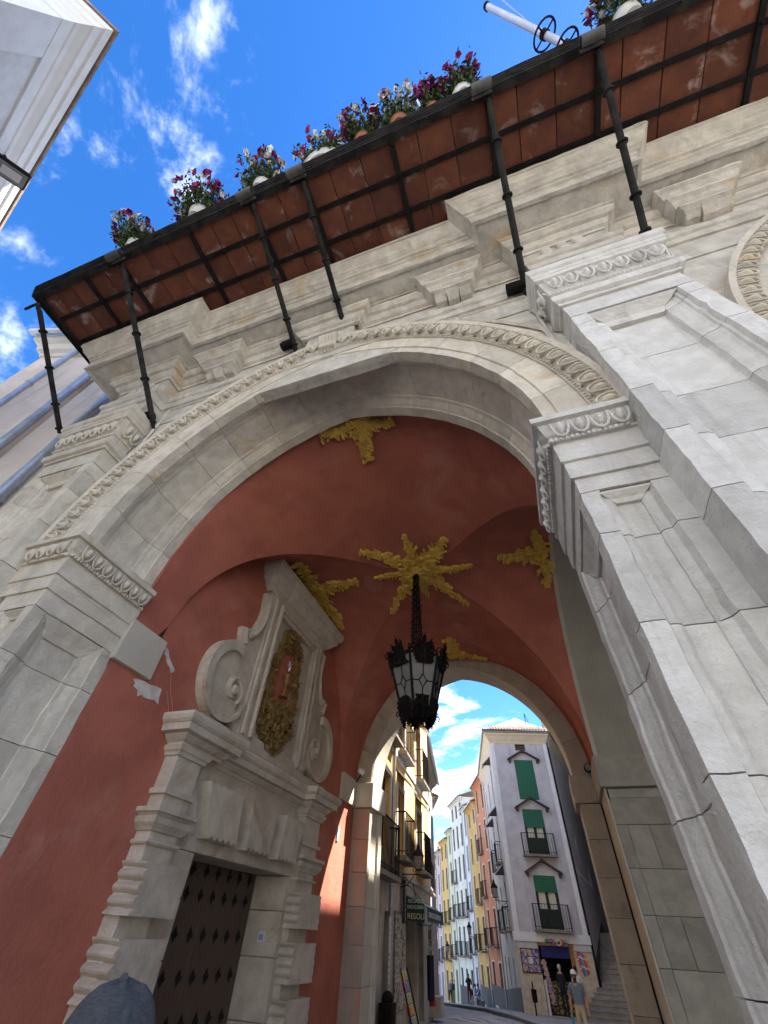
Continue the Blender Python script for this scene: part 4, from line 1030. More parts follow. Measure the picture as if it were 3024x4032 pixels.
# fittings at the far arch
sp_ = thing('spotlight', 'small round white spotlight on the pale impost beside the doorway', 'spotlight', loc=(XL + .13, 7.46, 3.60))
MB().lathe([(.001, -.05), (.035, -.045), (.05, .0), (.055, .045), (.001, .05)], (0, 0, 0), 14, 'y').build('head', plain('lamp_white', (.7, .7, .68), .4), sp_, smooth=35)
MB().tube([(0, 0, -.05), (-.04, .02, -.10), (-.08, .03, -.14)], .012, 6).build('bracket', IRON, sp_)
sk = thing('loudspeaker', 'black round horn loudspeaker mounted on the brown impost of the far arch', 'spotlight', loc=(.60, 7.42, 3.50))  # black speaker on the right-hand impost, not a lamp
MB().lathe([(.001, -.06), (.055, -.055), (.06, .0), (.03, .06), (.001, .07)], (0, 0, 0), 14, 'y').build('head', IRON, sk, smooth=35)
MB().lathe([(.001, 0), (.045, 0), (.045, .004)], (0, -.064, 0), 14, 'y').build('lens', GLASS, sk, smooth=35)  # round disc in the mouth of the speaker
MB().tube([(0, .03, 0), (.05, .04, -.03), (.08, .05, -.05)], .014, 6).build('bracket', IRON, sk)

MB().tube([(.648, 7.52, 3.08), (.648, 7.52, 1.6), (.648, 7.525, 0)], .011, 5).build('cable', IRON, hall)
CRK = M('hairline_crack', (.50, .30, .25), (.42, .24, .2), 30, .9)
for pts in ([(2.86, 3.27), (2.95, 3.12), (3.02, 3.05), (3.08, 2.96), (3.13, 2.92)], [(2.90, 3.12), (3.0, 3.0), (3.03, 2.94)]):
    MB().tube([(XL + .001, a, b) for a, b in pts], .0022, 3).build('crack', CRK, hall)
# ================================================================ the street beyond
def plaster(name, c, c2=None, dirt=None):
    g_m = sum(c)/3; c = tuple(min(.72, (x*.86 + g_m*.14)*1.34) for x in c); c2 = tuple(min(.72, x*1.32) for x in c2) if c2 else None
    return M(name, c, c2 or tuple(x*.82 for x in c), 1.4, .9, .25, 18, streak=dirt or tuple(x*.72 for x in c), rnd=.03)
FRAMEW = plain('white_frame', (.55, .54, .52)); FRAMEB = plain('brown_frame', (.06, .035, .022)); FRAMEG = plain('dark_green_frame', (.012, .025, .018))
TRIMW = M('white_trim', (.60, .60, .62), (.53, .53, .55), 3, .85); TRIMC = M('cream_trim', (.55, .50, .38), (.50, .45, .34), 3, .85)
SLAB = M('balcony_slab', (.22, .19, .16), (.15, .13, .11), 5, .9)
ROOFT = M('roof_tiles', (.36, .27, .20), (.22, .17, .13), 6, .9, .4, 30, rnd=.2)
HOODM = M('hood_wood', (.05, .035, .03), (.035, .025, .02), 5, .8)
class Front:
    """local frame of a facade: u along, d into the wall, z up"""
    def __init__(s, a, b, side=1):
        s.a = Vector(a); s.b = Vector(b); s.t = (s.b - s.a).normalized(); s.L = (s.b - s.a).length
        s.n = Vector((s.t.y, -s.t.x)) * side
    def __call__(s, u, d, z): p = s.a + s.t*u - s.n*d; return (p.x, p.y, z)
    def box(s, mb, u0, u1, d0, d1, z0, z1):
        v = [s(u, d, z) for z in (z0, z1) for (u, d) in ((u0, d0), (u1, d0), (u1, d1), (u0, d1))]
        return mb.add(v, [(0,3,2,1),(4,5,6,7),(0,1,5,4),(1,2,6,5),(2,3,7,6),(3,0,4,7)])
    def mat4(s, u, d, z): p = s(u, d, z); return frame(p, (s.t.x, s.t.y, 0), (-s.n.x, -s.n.y, 0))
def window(h, F, u0, u1, z0, z1, fm, dep=.16, mull=True, pane=WINDOW, trans=True):
    w = .055; mb = MB()
    F.box(mb, u0, u0 + w, dep - .05, dep, z0, z1); F.box(mb, u1 - w, u1, dep - .05, dep, z0, z1); F.box(mb, u0 + w, u1 - w, dep - .05, dep, z1 - w, z1); F.box(mb, u0 + w, u1 - w, dep - .05, dep, z0, z0 + w)
    if mull: c = (u0 + u1)/2; F.box(mb, c - w*.6, c + w*.6, dep - .045, dep - .002, z0 + w, z1 - w)
    if trans: F.box(mb, u0 + w, u1 - w, dep - .04, dep - .004, z0 + (z1-z0)*.36, z0 + (z1-z0)*.36 + .04)
    o = mb.build('window', fm, h)
    F.box(MB(), u0 + .01, u1 - .01, dep + .002, dep + .012, z0 + .01, z1 - .01).build('pane', pane, o)
    return o
def balcony(h, F, u0, u1, z, out=.35, hgt=1.0, nb=None, mat=IRON, slab=SLAB):
    g = grp('balcony', h)
    mb = MB(); F.box(mb, u0 - .05, u1 + .05, -out - .04, .02, z - .11, z - .03); F.box(mb, u0, u1, -out, .02, z - .03, z); mb.build('slab', slab, g)
    mb = MB(); nb = nb or max(4, int((u1 - u0)/.13)); r = .009
    for k in range(nb + 1):
        u = u0 + (u1 - u0)*k/nb; F.box(mb, u - r, u + r, -out - r, -out + r, z, z + hgt)
    for uu in (u0, u1):
        F.box(mb, uu - .013, uu + .013, -out, 0, z + hgt - .03, z + hgt); F.box(mb, uu - .011, uu + .011, -out, 0, z + .08, z + .1)
        for k in range(1, 3): F.box(mb, uu - r, uu + r, -out*k/3 - r, -out*k/3 + r, z, z + hgt)
    F.box(mb, u0, u1, -out - .014, -out + .014, z + hgt - .03, z + hgt); F.box(mb, u0, u1, -out - .011, -out + .011, z + .08, z + .1)
    mb.build('railing', mat, g)
    return g
def volume(h, plan, z0, z1, mat, name='body'):
    return MB().prism(plan, lambda p, t: (p[0], p[1], t), z0, z1).build(name, mat, h)
def house(label, a, b, side, ztop, wallmat, cols, floors, trim=None, eave=.45, depth=7, fm=FRAMEB, group=None, dado=None, seed=0, bal=(), pipe=True, shut=None, eavemat=None):
    """floors: list of (z0, height, half width); bal: set of (col, floor)"""
    F = Front(a, b, side); rd = random.Random(seed)
    h = thing('house', label, 'house', group, (F.a.x, F.a.y, gz(F.a.y)))
    h_inv = Matrix.Translation((-F.a.x, -F.a.y, -gz(F.a.y)))
    made0 = set(o.name for o in COL.objects)
    zb0 = min(gz(F.a.y), gz(F.b.y)) - .3
    holes = []
    for ci, u in enumerate(cols):
        for fi, (z0, hh, hw) in enumerate(floors):
            if u - hw < .05 or u + hw > F.L - .05: continue
            holes.append((u - hw, u + hw, z0, z0 + hh, ci, fi))
    mb = MB(); wall_holes(mb, F, 0, F.L, zb0, ztop, [q[:4] for q in holes], .17)
    mb.add([F(0, 0, zb0), F(0, depth, zb0), F(0, depth, ztop), F(0, 0, ztop)], [(0, 1, 2, 3)]); mb.add([F(F.L, 0, zb0), F(F.L, depth, zb0), F(F.L, depth, ztop), F(F.L, 0, ztop)], [(0, 1, 2, 3)])
    mb.add([F(0, depth, zb0), F(F.L, depth, zb0), F(F.L, depth, ztop), F(0, depth, ztop)], [(0, 1, 2, 3)])
    mb.build('wall', wallmat, h, fix=False)
    for (u0, u1, z0, z1, ci, fi) in holes:
        window(h, F, u0, u1, z0, z1, fm)
        if trim:
            w = .10; mb = MB(); F.box(mb, u0 - w, u0, -.015, .01, z0, z1 + w); F.box(mb, u1, u1 + w, -.015, .01, z0, z1 + w); F.box(mb, u0, u1, -.015, .01, z1, z1 + w)
            if (ci, fi) not in bal: F.box(mb, u0 - w, u1 + w, -.04, .01, z0 - w, z0)
            mb.build('surround', trim, h)
        if (ci, fi) in bal: balcony(h, F, u0 - .22, u1 + .22, z0 - .01, rd.uniform(.3, .45), 1.0)
        elif rd.random() < .3 and fi > 0:
            mb = MB(); F.box(mb, u0 + .01, u1 - .01, .03, .06, z0 + (z1 - z0)*rd.uniform(.25, .6), z1 - .01); mb.build('blind', shut or FRAMEB, h)
    if dado: mb = MB(); F.box(mb, 0.01, F.L - .01, -.02, .01, zb0, max(gz(F.a.y), gz(F.b.y)) + 1.0); mb.build('dado', dado, h)
    mb = MB(); em = eavemat or wallmat
    prof = [(-.1, ztop - .38), (.02, ztop - .36), (.05, ztop - .25), (eave*.45, ztop - .12), (eave*.7, ztop - .08), (eave*.75, ztop + .02), (-.1, ztop + .03)]
    MB().mould(prof, [tuple(F.a), tuple(F.b)], side=1 if F.n.dot(Vector((F.t.y, -F.t.x))) > 0 else -1).build('cornice', em, h)
    mb = MB(); mb.add([F(-.1, -eave, ztop + .02), F(F.L + .1, -eave, ztop + .02), F(F.L + .1, depth*.5, ztop + depth*.18), F(-.1, depth*.5, ztop + depth*.18), F(-.1, -eave, ztop + .10), F(F.L + .1, -eave, ztop + .10), F(F.L + .1, depth*.5, ztop + depth*.18 + .1), F(-.1, depth*.5, ztop + depth*.18 + .1)], [(0,3,2,1),(4,5,6,7),(0,1,5,4),(1,2,6,5),(2,3,7,6),(3,0,4,7)])
    mb.build('roof', ROOFT, h)
    MB().tube([F(-.1, -eave - .04, ztop + .02), F(F.L + .1, -eave - .04, ztop + .02)], .06, 6).build('gutter', ZINC, h)
    if pipe: MB().tube([F(.12, -eave, ztop), F(.12, -.25, ztop - .25), F(.12, -.06, ztop - .7), F(.12, -.06, zb0 + .3)], .045, 6).build('drainpipe', ZINC, h, smooth=True)
    for o in [o for o in COL.objects if o.parent == h]: o.matrix_parent_inverse = h_inv
    return h, F
def settle(h):
    """children were built in world coordinates: keep them there under a located thing"""
    inv = Matrix.Translation(h.location).inverted()
    for o in [o for o in COL.objects if o.parent == h]:
        o.matrix_parent_inverse = inv

# ---- coloured row on the right of the street
ROW = [(-5.6, 44), (-7.28, 49), (-9.03, 54), (-9.95, 56.5), (-12.4, 62), (-13.65, 65), (-15.5, 69), (-16.8, 72), (-19.2, 78), (-23, 86)]
def Fl(y, ns, h0=2.9, first=3.3, n=4): return [(gz(y) + .15, 2.2, .45)] + [(gz(y) + first + h0*k + .1, 2.05, .42) for k in range(n)]
specs = [
 ('tall terracotta orange house with pale window surrounds next to the grey corner house', 12.4, (.42, .155, .075), TRIMC, 4, ((0, 1), (1, 1), (2, 1), (1, 3), (2, 2)), 1),
 ('ochre yellow house with iron balconies between the orange and the pale blue house', 11.4, (.45, .27, .055), TRIMC, 4, ((0, 1), (1, 1), (0, 2)), 2),
 ('narrow pale blue house squeezed between ochre and white houses', 12.0, (.46, .50, .58), TRIMW, 4, ((0, 1), (0, 2)), 3),
 ('tall whitewashed house with green-grey stains and dark balconies', 13.4, (.50, .51, .46), None, 5, ((0, 1), (1, 1), (1, 2), (2, 3), (0, 2)), 4),
 ('pale green house with deep window openings beyond the white house', 11.2, (.45, .48, .34), TRIMC, 4, ((0, 1), (0, 2)), 5),
 ('bright yellow narrow house with a downpipe beyond the pale green house', 10.7, (.52, .33, .06), TRIMC, 4, ((0, 1), (1, 2)), 6),
 ('mauve grey house between the bright yellow and the salmon house', 10.0, (.40, .33, .36), TRIMW, 4, ((0, 2),), 7),
 ('salmon orange house with tall brown windows further down the street', 9.6, (.50, .25, .15), TRIMW, 4, ((0, 1), (1, 1)), 8),
 ('pink house closing the view down the street', 9.0, (.50, .33, .28), TRIMW, 4, ((0, 1), (1, 2)), 9)]
DADO = M('grey_dado', (.09, .09, .09), (.07, .07, .07), 3, .9)
for i, (lab, zt_, colr, trim_, nf, bl, sd_) in enumerate(specs):
    a, b = ROW[i], ROW[i+1]; L = (Vector(b) - Vector(a)).length
    nc = max(1, int(L / 1.9)); cols = [L*(k + .5)/nc for k in range(nc)]
    ya = (a[1] + b[1])/2
    bl = tuple(bl) + tuple((c_, 1) for c_ in range(4)) + tuple((c_, 2) for c_ in range(4) if (c_ + i) % 2)
    house(lab, a, b, -1, zt_, plaster('plaster_%d' % i, colr), cols, Fl(ya, None, 2.75 if nf > 4 else 2.85, 3.1, nf), trim_, group=None, dado=DADO if i in (0, 1, 3) else None, seed=sd_, bal=set(bl))

# ---- grey corner house with the shop
GH = thing('corner_house', 'grey rendered corner house with green roller blinds above a souvenir shop', 'house', None, (-3.42, 33, gz(33)))
GF = Front((-3.42, 33), (.40, 33.97), 1); GL = GF.L
GREYR = plaster('grey_render', (.33, .325, .35), (.28, .275, .295)); SHOPST = M('rough_shop_stone', (.52, .45, .35), (.40, .34, .26), 5, .9, .7, 14, col3=(.46, .41, .33), s3=2.5, bump2=.6, b2scale=5)
GW = [(1.50, 2.77, 8.35, 10.66), (1.50, 2.77, 5.57, 7.83), (1.50, 2.77, 2.38, 4.61)]
W4 = (1.74, 2.44, 11.26, 11.90)
mb = MB(); wall_holes(mb, GF, 0, GL, 1.95, 12.4, GW + [W4], .16); mb.build('wall', GREYR, GH, fix=False)
SH = (1.16, 3.0, -.68, 1.93)
mb = MB(); wall_holes(mb, GF, 0, GL, -1.2, 1.95, [SH], .3); mb.build('shop_wall', SHOPST, GH, fix=False)
for s0, s1 in ((0, .27), (GL - .25, GL)): GF.box(MB(), s0, s1, -.02, .005, 2.22, 11.7).build('corner_strip', TRIMW, GH)
GF.box(MB(), -.10, GL + .06, -.10, .005, 1.86, 2.22).build('white_band', TRIMW, GH)
for s0, s1 in ((.0, 1.12), (3.04, GL)): GF.box(MB(), s0, s1, -.05, .004, 1.60, 1.855).build('grey_plinth_course', GREYR, GH)
# left face along the street and right face along the steps
LFc = Front((-3.42, 33), (-5.6, 44), -1); RFc = Front((.40, 33.97), (1.95, 42.6), 1)
hl = [(u - .45, u + .45, z, z + 2.1) for u in (2.2, 6.0, 9.3) for z in (2.3, 5.35, 8.4)] + [(u - .45, u + .45, gz(36) + .05, gz(36) + 2.1) for u in (3.0, 6.2, 9.0)]
mb = MB(); wall_holes(mb, LFc, 0, LFc.L, -2.0, 12.4, hl, .16); mb.build('wall', plaster('pale_grey_render', (.36, .35, .335), (.30, .29, .275)), GH, fix=False)
for q in hl: window(GH, LFc, *q, FRAMEG)
mb = MB(); q_ = [(.3, -2.4), (LFc.L - .01, -2.4), (LFc.L - .01, gz(44) + 1.0), (.3, gz(33.3) + .95)]; mb.add([LFc(u, -.02, z) for u, z in q_] + [LFc(u, .004, z) for u, z in q_], [(0,1,2,3),(4,7,6,5),(0,4,5,1),(1,5,6,2),(2,6,7,3),(3,7,4,0)]); mb.build('dado', DADO, GH)
for u in (2.2, 6.0):
    for z in (2.3, 5.35): balcony(GH, LFc, u - .65, u + .65, z - .02, .35)
for u, z in ((2.2, 7.72), (2.2, 4.72), (2.2, 10.75), (6.0, 7.72)):
    mb = MB(); mb.add([LFc(u - .65, -.02, z + .55), LFc(u + .65, -.02, z + .55), LFc(u + .65, -.62, z), LFc(u - .65, -.62, z), LFc(u - .65, -.02, z + .48), LFc(u + .65, -.02, z + .48), LFc(u + .65, -.62, z - .05), LFc(u - .65, -.62, z - .05)], [(0,1,2,3),(4,7,6,5),(0,4,5,1),(2,6,7,3),(0,3,7,4),(1,5,6,2)])
    mb.build('window_hood', ZINC, GH)
    mb = MB(); mb.add([LFc(u - .6, -.02, z - .05), LFc(u - .6, -.6, z - .06), LFc(u - .6, -.02, z + .47), LFc(u - .57, -.02, z - .05), LFc(u - .57, -.6, z - .06), LFc(u - .57, -.02, z + .47)], [(0,1,2),(3,5,4),(0,3,4,1),(1,4,5,2),(2,5,3,0)]); mb.build('hood_cheek', HOODM, GH)
mb = MB(); wall_holes(mb, RFc, 0, RFc.L, -1.2, 12.2, [(2.6, 3.3, 5.5, 7.0), (5.2, 5.9, 4.2, 5.6)], .16); mb.build('wall', GREYR, GH, fix=False)
for q in ((2.6, 3.3, 5.5, 7.0), (5.2, 5.9, 4.2, 5.6)): window(GH, RFc, *q, FRAMEB)
mb = MB(); mb.add([RFc(0, -.02, 5.05), RFc(6, -.02, 4.4), RFc(6, -.02, 4.6), RFc(0, -.02, 5.25), RFc(0, .01, 5.05), RFc(6, .01, 4.4), RFc(6, .01, 4.6), RFc(0, .01, 5.25)], [(0,1,2,3),(4,7,6,5),(0,4,5,1),(2,6,7,3)]); mb.build('white_band', TRIMW, GH)
mb = MB(); mb.add([RFc(.0, -.02, -1.2), RFc(6, -.02, 1.2), RFc(6, -.02, 3.0), RFc(0, -.02, 1.1), RFc(0, .01, -1.2), RFc(6, .01, 1.2), RFc(6, .01, 3.0), RFc(0, .01, 1.1)], [(0,1,2,3),(4,7,6,5),(0,4,5,1),(2,6,7,3)]); mb.build('dado', DADO, GH)
volume(GH, [(-3.75, 35.3), (.55, 36.3), (1.8, 42.5), (-5.4, 43.9)], -1, 12.3, GREYR)
MB().tube([RFc(.12, -.07, 12.0), RFc(.12, -.07, -.9)], .05, 6).build('drainpipe', IRON, GH, smooth=True)
MB().tube([RFc(.02, -.42, 12.25), RFc(.06, -.2, 11.9), RFc(.12, -.07, 11.5)], .04, 6).build('drainpipe', ZINC, GH, smooth=True)
EV = [(-.1, 11.66), (.02, 11.68), (.06, 11.80), (.14, 11.92), (.26, 12.12), (.34, 12.2), (.36, 12.30), (-.1, 12.32)]
MB().mould(EV, [(-5.6, 44), (-3.42, 33), (.40, 33.97), (1.95, 42.6)], side=1).build('cornice', TRIMC, GH)
MB().mould([(.0, 12.325), (.44, 12.325), (.45, 12.37), (.0, 12.38)], [(-5.6, 44), (-3.42, 33), (.40, 33.97), (1.95, 42.6)], side=1).build('eave_board', ROOFT, GH)
MB().tube([(-6.02, 43.9, 12.42), GF(-.48, -.45, 12.42), GF(GL + .45, -.45, 12.42), (2.35, 42.5, 12.42)], .075, 8).build('gutter', ZINC, GH, smooth=True)
# hipped roof with barrel tiles along the eaves
mb = MB(); mb.add([(-6.0, 44.2, 12.40), GF(-.45, -.42, 12.40), GF(GL + .42, -.42, 12.40), (2.3, 42.6, 12.40), (-1.6, 38.5, 15.2), (-2.0, 43, 15.2)], [(0, 1, 4, 5), (1, 2, 4), (2, 3, 5, 4), (0, 5, 3)]); mb.build('roof', ROOFT, GH)
tl = MB()
tl.loft([[(r_*cos(pi*k/6), y, r_*sin(pi*k/6)) for k in range(7)] for y, r_ in ((0, .085), (.42, .07))], False, False); tlm = tl.mesh('roof_tile', ROOFT, smooth=True)
slope = atan2(2.8, 5.3)
for k in range(23):
    for r_ in range(3):
        u = -.38 + k*.205
        if r_ > 0 and (u < -.38 + r_*.16 or u > GL + .38 - r_*.1): continue
        m = GF.mat4(u, -.46 + r_*.40, 12.41 + r_*.40*.528 + .03) @ Matrix.Rotation(slope + .03, 4, 'X')
        inst('roof_tile', tlm, m, GH)
for k in range(30):
    m = LFc.mat4(.2 + k*.36, -.44, 12.42) @ Matrix.Rotation(.45, 4, 'X'); inst('roof_tile', tlm, m, GH)
chm = M('old_chimney', (.42, .30, .25), (.5, .45, .4), 4, .9, .5, 20)
MB().bev(.45, 1.25, 38.2, 39.0, 13.0, 16.2, .02).build('chimney', chm, GH); MB().bev(1.3, 1.9, 38.4, 39.0, 13.0, 15.8, .02).build('chimney', WHITEP, GH)
MB().tube([(-.75, 36.0, 13.3), (-.72, 36, 14.6)], .03, 5).tube([(-.72, 36, 14.6), (-.45, 36, 13.6)], .02, 5).build('roof_vent', IRON, GH)
GRN = M('green_blind', (.012, .105, .06), (.010, .085, .048), 3, .6, stretch=(1, 1, 30))
for i, (u0, u1, z0, z1) in enumerate(GW):
    zb2 = (z0, 6.89, 3.89)[i]
    if i:
        # french window: two glazed leaves with curtains and solid lower panels
        w_ = grp('french_window', GH)
        for k in range(2):
            a_ = u0 + .07 + k*(u1 - u0 - .14)/2; b_ = a_ + (u1 - u0 - .14)/2; zc = z0 + (z1 - z0)*.36
            mb = MB(); GF.box(mb, a_, a_ + .08, .08, .13, z0, z1); GF.box(mb, b_ - .08, b_, .08, .13, z0, z1); GF.box(mb, a_ + .08, b_ - .08, .08, .13, z0, zc); mb.build('leaf', FRAMEG, w_)
            GF.box(MB(), a_ + .08, b_ - .08, .12, .125, zc, z1).build('curtain', CURTAIN, w_)
        mb = MB(); GF.box(mb, u0, u0 + .07, .06, .14, z0, z1); GF.box(mb, u1 - .07, u1, .06, .14, z0, z1); mb.build('frame', FRAMEG, w_)
        balcony(GH, GF, u0 - .33, u1 + .33, z0 - .02, .36, 1.02, 12 if i == 2 else 11)
    else: GF.box(MB(), u0, u1, .10, .14, z0, z1).build('frame', FRAMEG, GH)
    nsl = int((z1 - zb2)/.11); g = grp('roller_blind', GH)
    for k in range(nsl): GF.box(MB(), u0 + .01, u1 - .01, .01 + .002*(k % 2), .035, zb2 + (z1 - zb2)*k/nsl + .003, zb2 + (z1 - zb2)*(k+1)/nsl).build('slat', GRN, g)
    zp = (11.25, 8.47, 5.32)[i]
    # little timber gable over the window
    g = grp('timber_gable', GH); um = (u0 + u1)/2
    for sg in (-1, 1):
        mb = MB(); e0 = um + sg*1.08
        mb.add([GF(um, -.24, zp), GF(um, 0.01, zp), GF(e0, 0.01, zp - .56), GF(e0, -.24, zp - .56), GF(um, -.24, zp - .09), GF(um, 0.01, zp - .09), GF(e0, 0.01, zp - .65), GF(e0, -.24, zp - .65)], [(0,1,2,3),(4,7,6,5),(0,4,5,1),(2,6,7,3),(0,3,7,4),(1,5,6,2)])
        mb.build('rafter', HOODM, g)
        GF.box(MB(), e0 - sg*.15 - .06, e0 - sg*.15 + .06, -.22, 0, zp - .78, zp - .58).build('bracket', HOODM, g)
    GF.box(MB(), um - .06, um + .06, -.26, 0, zp - .14, zp + .03).build('ridge_block', HOODM, g)
window(GH, GF, *W4, FRAMEB, .16, True, WINDOW, False)
GF.box(MB(), W4[0] + .02, W4[1] - .02, .06, .11, W4[3] - .26, W4[3] - .01).build('blind', plain('orange_blind', (.32, .16, .05)), GH)
# shop
shop = grp('shop_front', GH)
ORW = M('varnished_wood', (.30, .14, .045), (.22, .10, .035), 6, .5)
GF.box(MB(), 1.16, 3.0, 1.6, 1.65, -.7, 1.93).build('back_wall', plain('shop_dark', (.02, .019, .018)), shop)
GF.box(MB(), 1.14, 1.17, .3, 1.6, -.7, 1.93).build('side_wall', plain('shop_dark2', (.03, .028, .025)), shop); GF.box(MB(), 2.99, 3.02, .3, 1.6, -.7, 1.93).build('side_wall', plain('shop_dark3', (.03, .028, .025)), shop)
GF.box(MB(), 1.1, 3.08, -.04, .1, 1.74, 1.86).build('lintel', ORW, shop); GF.box(MB(), 2.78, 2.98, .02, .12, -.68, 1.74).build('door_post', ORW, shop)
NAVY = plain('navy_awning', (.012, .014, .11)); GF.box(MB(), 1.28, 2.76, -.02, .06, 1.30, 1.735).build('fascia', NAVY, shop)
GF.box(MB(), 1.2, 1.32, -.03, .08, -.70, .50).build('white_panel', TRIMW, shop)
GF.box(MB(), 1.5, 2.7, .5, .55, -.65, .45).build('display', M('display_goods', (.42, .30, .07), (.03, .03, .03), 12, .7, detail=2, lo=.45, hi=.5), shop)
settle(GH)

def text_mesh(s, size, depth, mat, name='letter', font_scale=(1, 1)):
    cu = bpy.data.curves.new('t', 'FONT'); cu.body = s; cu.size = size; cu.extrude = depth; cu.resolution_u = 3; cu.align_x = 'LEFT'
    ob = bpy.data.objects.new('t', cu); COL.objects.link(ob)
    dg = bpy.context.evaluated_depsgraph_get(); me = bpy.data.meshes.new_from_object(ob.evaluated_get(dg))
    bpy.data.objects.remove(ob); bpy.data.curves.remove(cu); me.name = name; me.materials.clear(); me.materials.append(mat)
    w = max((v.co.x for v in me.vertices), default=0)
    return me, w
TXT = Matrix.Rotation(pi/2, 4, 'X')
sg_ = thing('shop_sign', 'sign of fat multicoloured letters reading COLORS above the souvenir shop door', 'sign')
cols_ = [plain('sign_c%d' % i, c, .5) for i, c in enumerate([(.10, .28, .16), (.30, .12, .30), (.50, .09, .18), (.62, .60, .60), (.50, .10, .03), (.07, .34, .36)])]
u = 1.50
for ch, mt in zip('COLORS', cols_):
    me, w = text_mesh(ch, .37, .03, mt); 
    for v in me.vertices: v.co.x = (v.co.x - w/2)*1.0 + w/2
    bm = bmesh.new(); bm.from_mesh(me); bm.to_mesh(me); bm.free()
    inst('letter', me, GF.mat4(u, -.20, 1.765) @ TXT, sg_); u += w - .035
GF.box(MB(), 1.55, 2.75, -.16, -.13, 1.86, 1.89).build('rail', IRON, sg_)
# framed poster of nine pictures
po = thing('picture_panel', 'dark framed panel of nine blue and sandy town pictures on the shop wall', 'panel')
GF.box(MB(), .17, 1.13, -.06, .0, .72, 1.60).build('frame', plain('black_frame', (.012, .01, .02)), po)
PIC = [M('picture_%d' % k, (.045, .07, .36) if k != 4 else (.015, .015, .02), (.46, .32, .20) if k != 4 else (.62, .62, .62), 6 + k, .4, lo=.42 + .02*(k % 3), hi=.5 + .02*(k % 3), detail=3) for k in range(9)]
for k in range(9):
    r_, c_ = divmod(k, 3); a0 = .205 + c_*.305; b0 = .755 + (2 - r_)*.275
    GF.box(MB(), a0, a0 + .28, -.075, -.058, b0, b0 + .255).build('picture', PIC[k] if k != 4 else PIC[0], po)
MB().lathe([(.001, -.01), (.125, -.008), (.13, .0), (.001, .005)], GF(.65, -.085, 1.16), 18, 'y').build('white_disc', TRIMW, po)
# map of coloured strips
ma = thing('wall_map', 'slanted cut-out map of purple, turquoise and orange strips beside the shop door', 'map')
strips = [((.50, .16, .04), 0), ((.22, .05, .24), 1), ((.05, .30, .40), 2), ((.45, .03, .06), 3), ((.55, .24, .07), 4)]
for c, k in strips:
    x0 = 3.12 + k*.105; zt2 = 1.62 - .03*k - (.12 if k == 0 else 0); zb3 = .72 + .03*k + (.2 if k == 0 else 0) + (.1 if k == 4 else 0)
    mb = MB(); q = [(x0 - .08, zt2), (x0 + .02, zt2 + .03), (x0 + .16, zb3 + .03), (x0 + .07, zb3 - .05)]
    mb.prism(q, lambda p, t: GF(p[0], t, p[1]), -.03, .0); mb.build('strip', plain('strip_%d' % k, c), ma)
    for j in range(2):
        z_ = zt2 - .18 - .34*j; mb = MB(); mb.prism([(x0 - .06 + .05*j, z_), (x0 + .05 + .05*j, z_ + .03), (x0 + .06 + .05*j, z_ - .015), (x0 - .05 + .05*j, z_ - .045)], lambda p, t: GF(p[0], t, p[1]), -.034, -.028); mb.build('gap', TRIMW, ma)
# souvenir cards on a stand by the shop door
cs = thing('card_stand', 'column of small blue and sandy souvenir cards hanging by the shop door', 'card stand')
MB().tube([GF(1.34, -.12, gz(33) + .1), GF(1.34, -.12, 1.3)], .015, 6).build('pole', IRON, cs)
CARD = [M('card_%d' % k, (.08, .09, .33), (.44, .27, .16), 9 + k, .5, lo=.44, hi=.5, detail=2) for k in range(3)]
for k in range(8):
    z_ = 1.12 - .19*k; u_ = 1.30 + .03*k
    MB().prism([(u_ - .15, z_ - .02), (u_ - .06, z_ + .10), (u_ + .06, z_ + .12), (u_ + .14, z_), (u_ + .11, z_ - .11), (u_ - .12, z_ - .09)], lambda p, t: GF(p[0], t, p[1]), -.16 - .01*(k % 2), -.13).build('card', CARD[k % 3], cs)
# litter bin on a post
bn = thing('litter_bin', 'slim dark litter bin on a pointed post in front of the shop wall', 'bin')
bx_, by_ = -.0866*31.8, 31.8; bz = gz(31.8) + .1
MB().tube([(bx_, by_, bz), (bx_, by_, bz + 1.05)], .035, 8).lathe([(.03, 1.05), (.02, 1.1), (.001, 1.14)], (bx_, by_, bz), 8).build('post', IRON, bn, smooth=35)
MB().lathe([(.001, .42), (.10, .42), (.125, .46), (.13, .78), (.14, .80), (.14, .83), (.11, .84), (.10, .80), (.001, .79)], (bx_ + .03, by_ - .05, bz), 14).build('basket', IRON, bn, smooth=35)
# steps beside the house
st = thing('stairs', 'flight of worn stone steps climbing beside the grey corner house', 'stairs', None, (.8, 32.2, gz(32)))
STEPM = M('worn_step', (.27, .255, .235), (.20, .19, .175), 3, .9, .4, 25, rnd=.08)
for k in range(18):
    y0 = 32.15 + .33*k; z1 = -.66 + .172*(k + 1)
    xl = [-.62, -.45, -.28, -.10, .08, .25][k] if k < 6 else .44 + max(0, y0 - 33.97)*.18
    mb = MB(); q = [(xl, y0 + .05), (xl + .12, y0), (2.5, y0 + .02), (2.5, y0 + 1.2), (xl, y0 + 1.2)]
    mb.prism(q, lambda p, t: (p[0], p[1], t), z1 - .5, z1 - .03); mb.prism([(p[0] - .02, p[1] - (.03 if i < 3 else 0)) for i, p in enumerate(q)], lambda p, t: (p[0], p[1], t), z1 - .0295, z1); mb.build('step', STEPM, st)
settle(st)

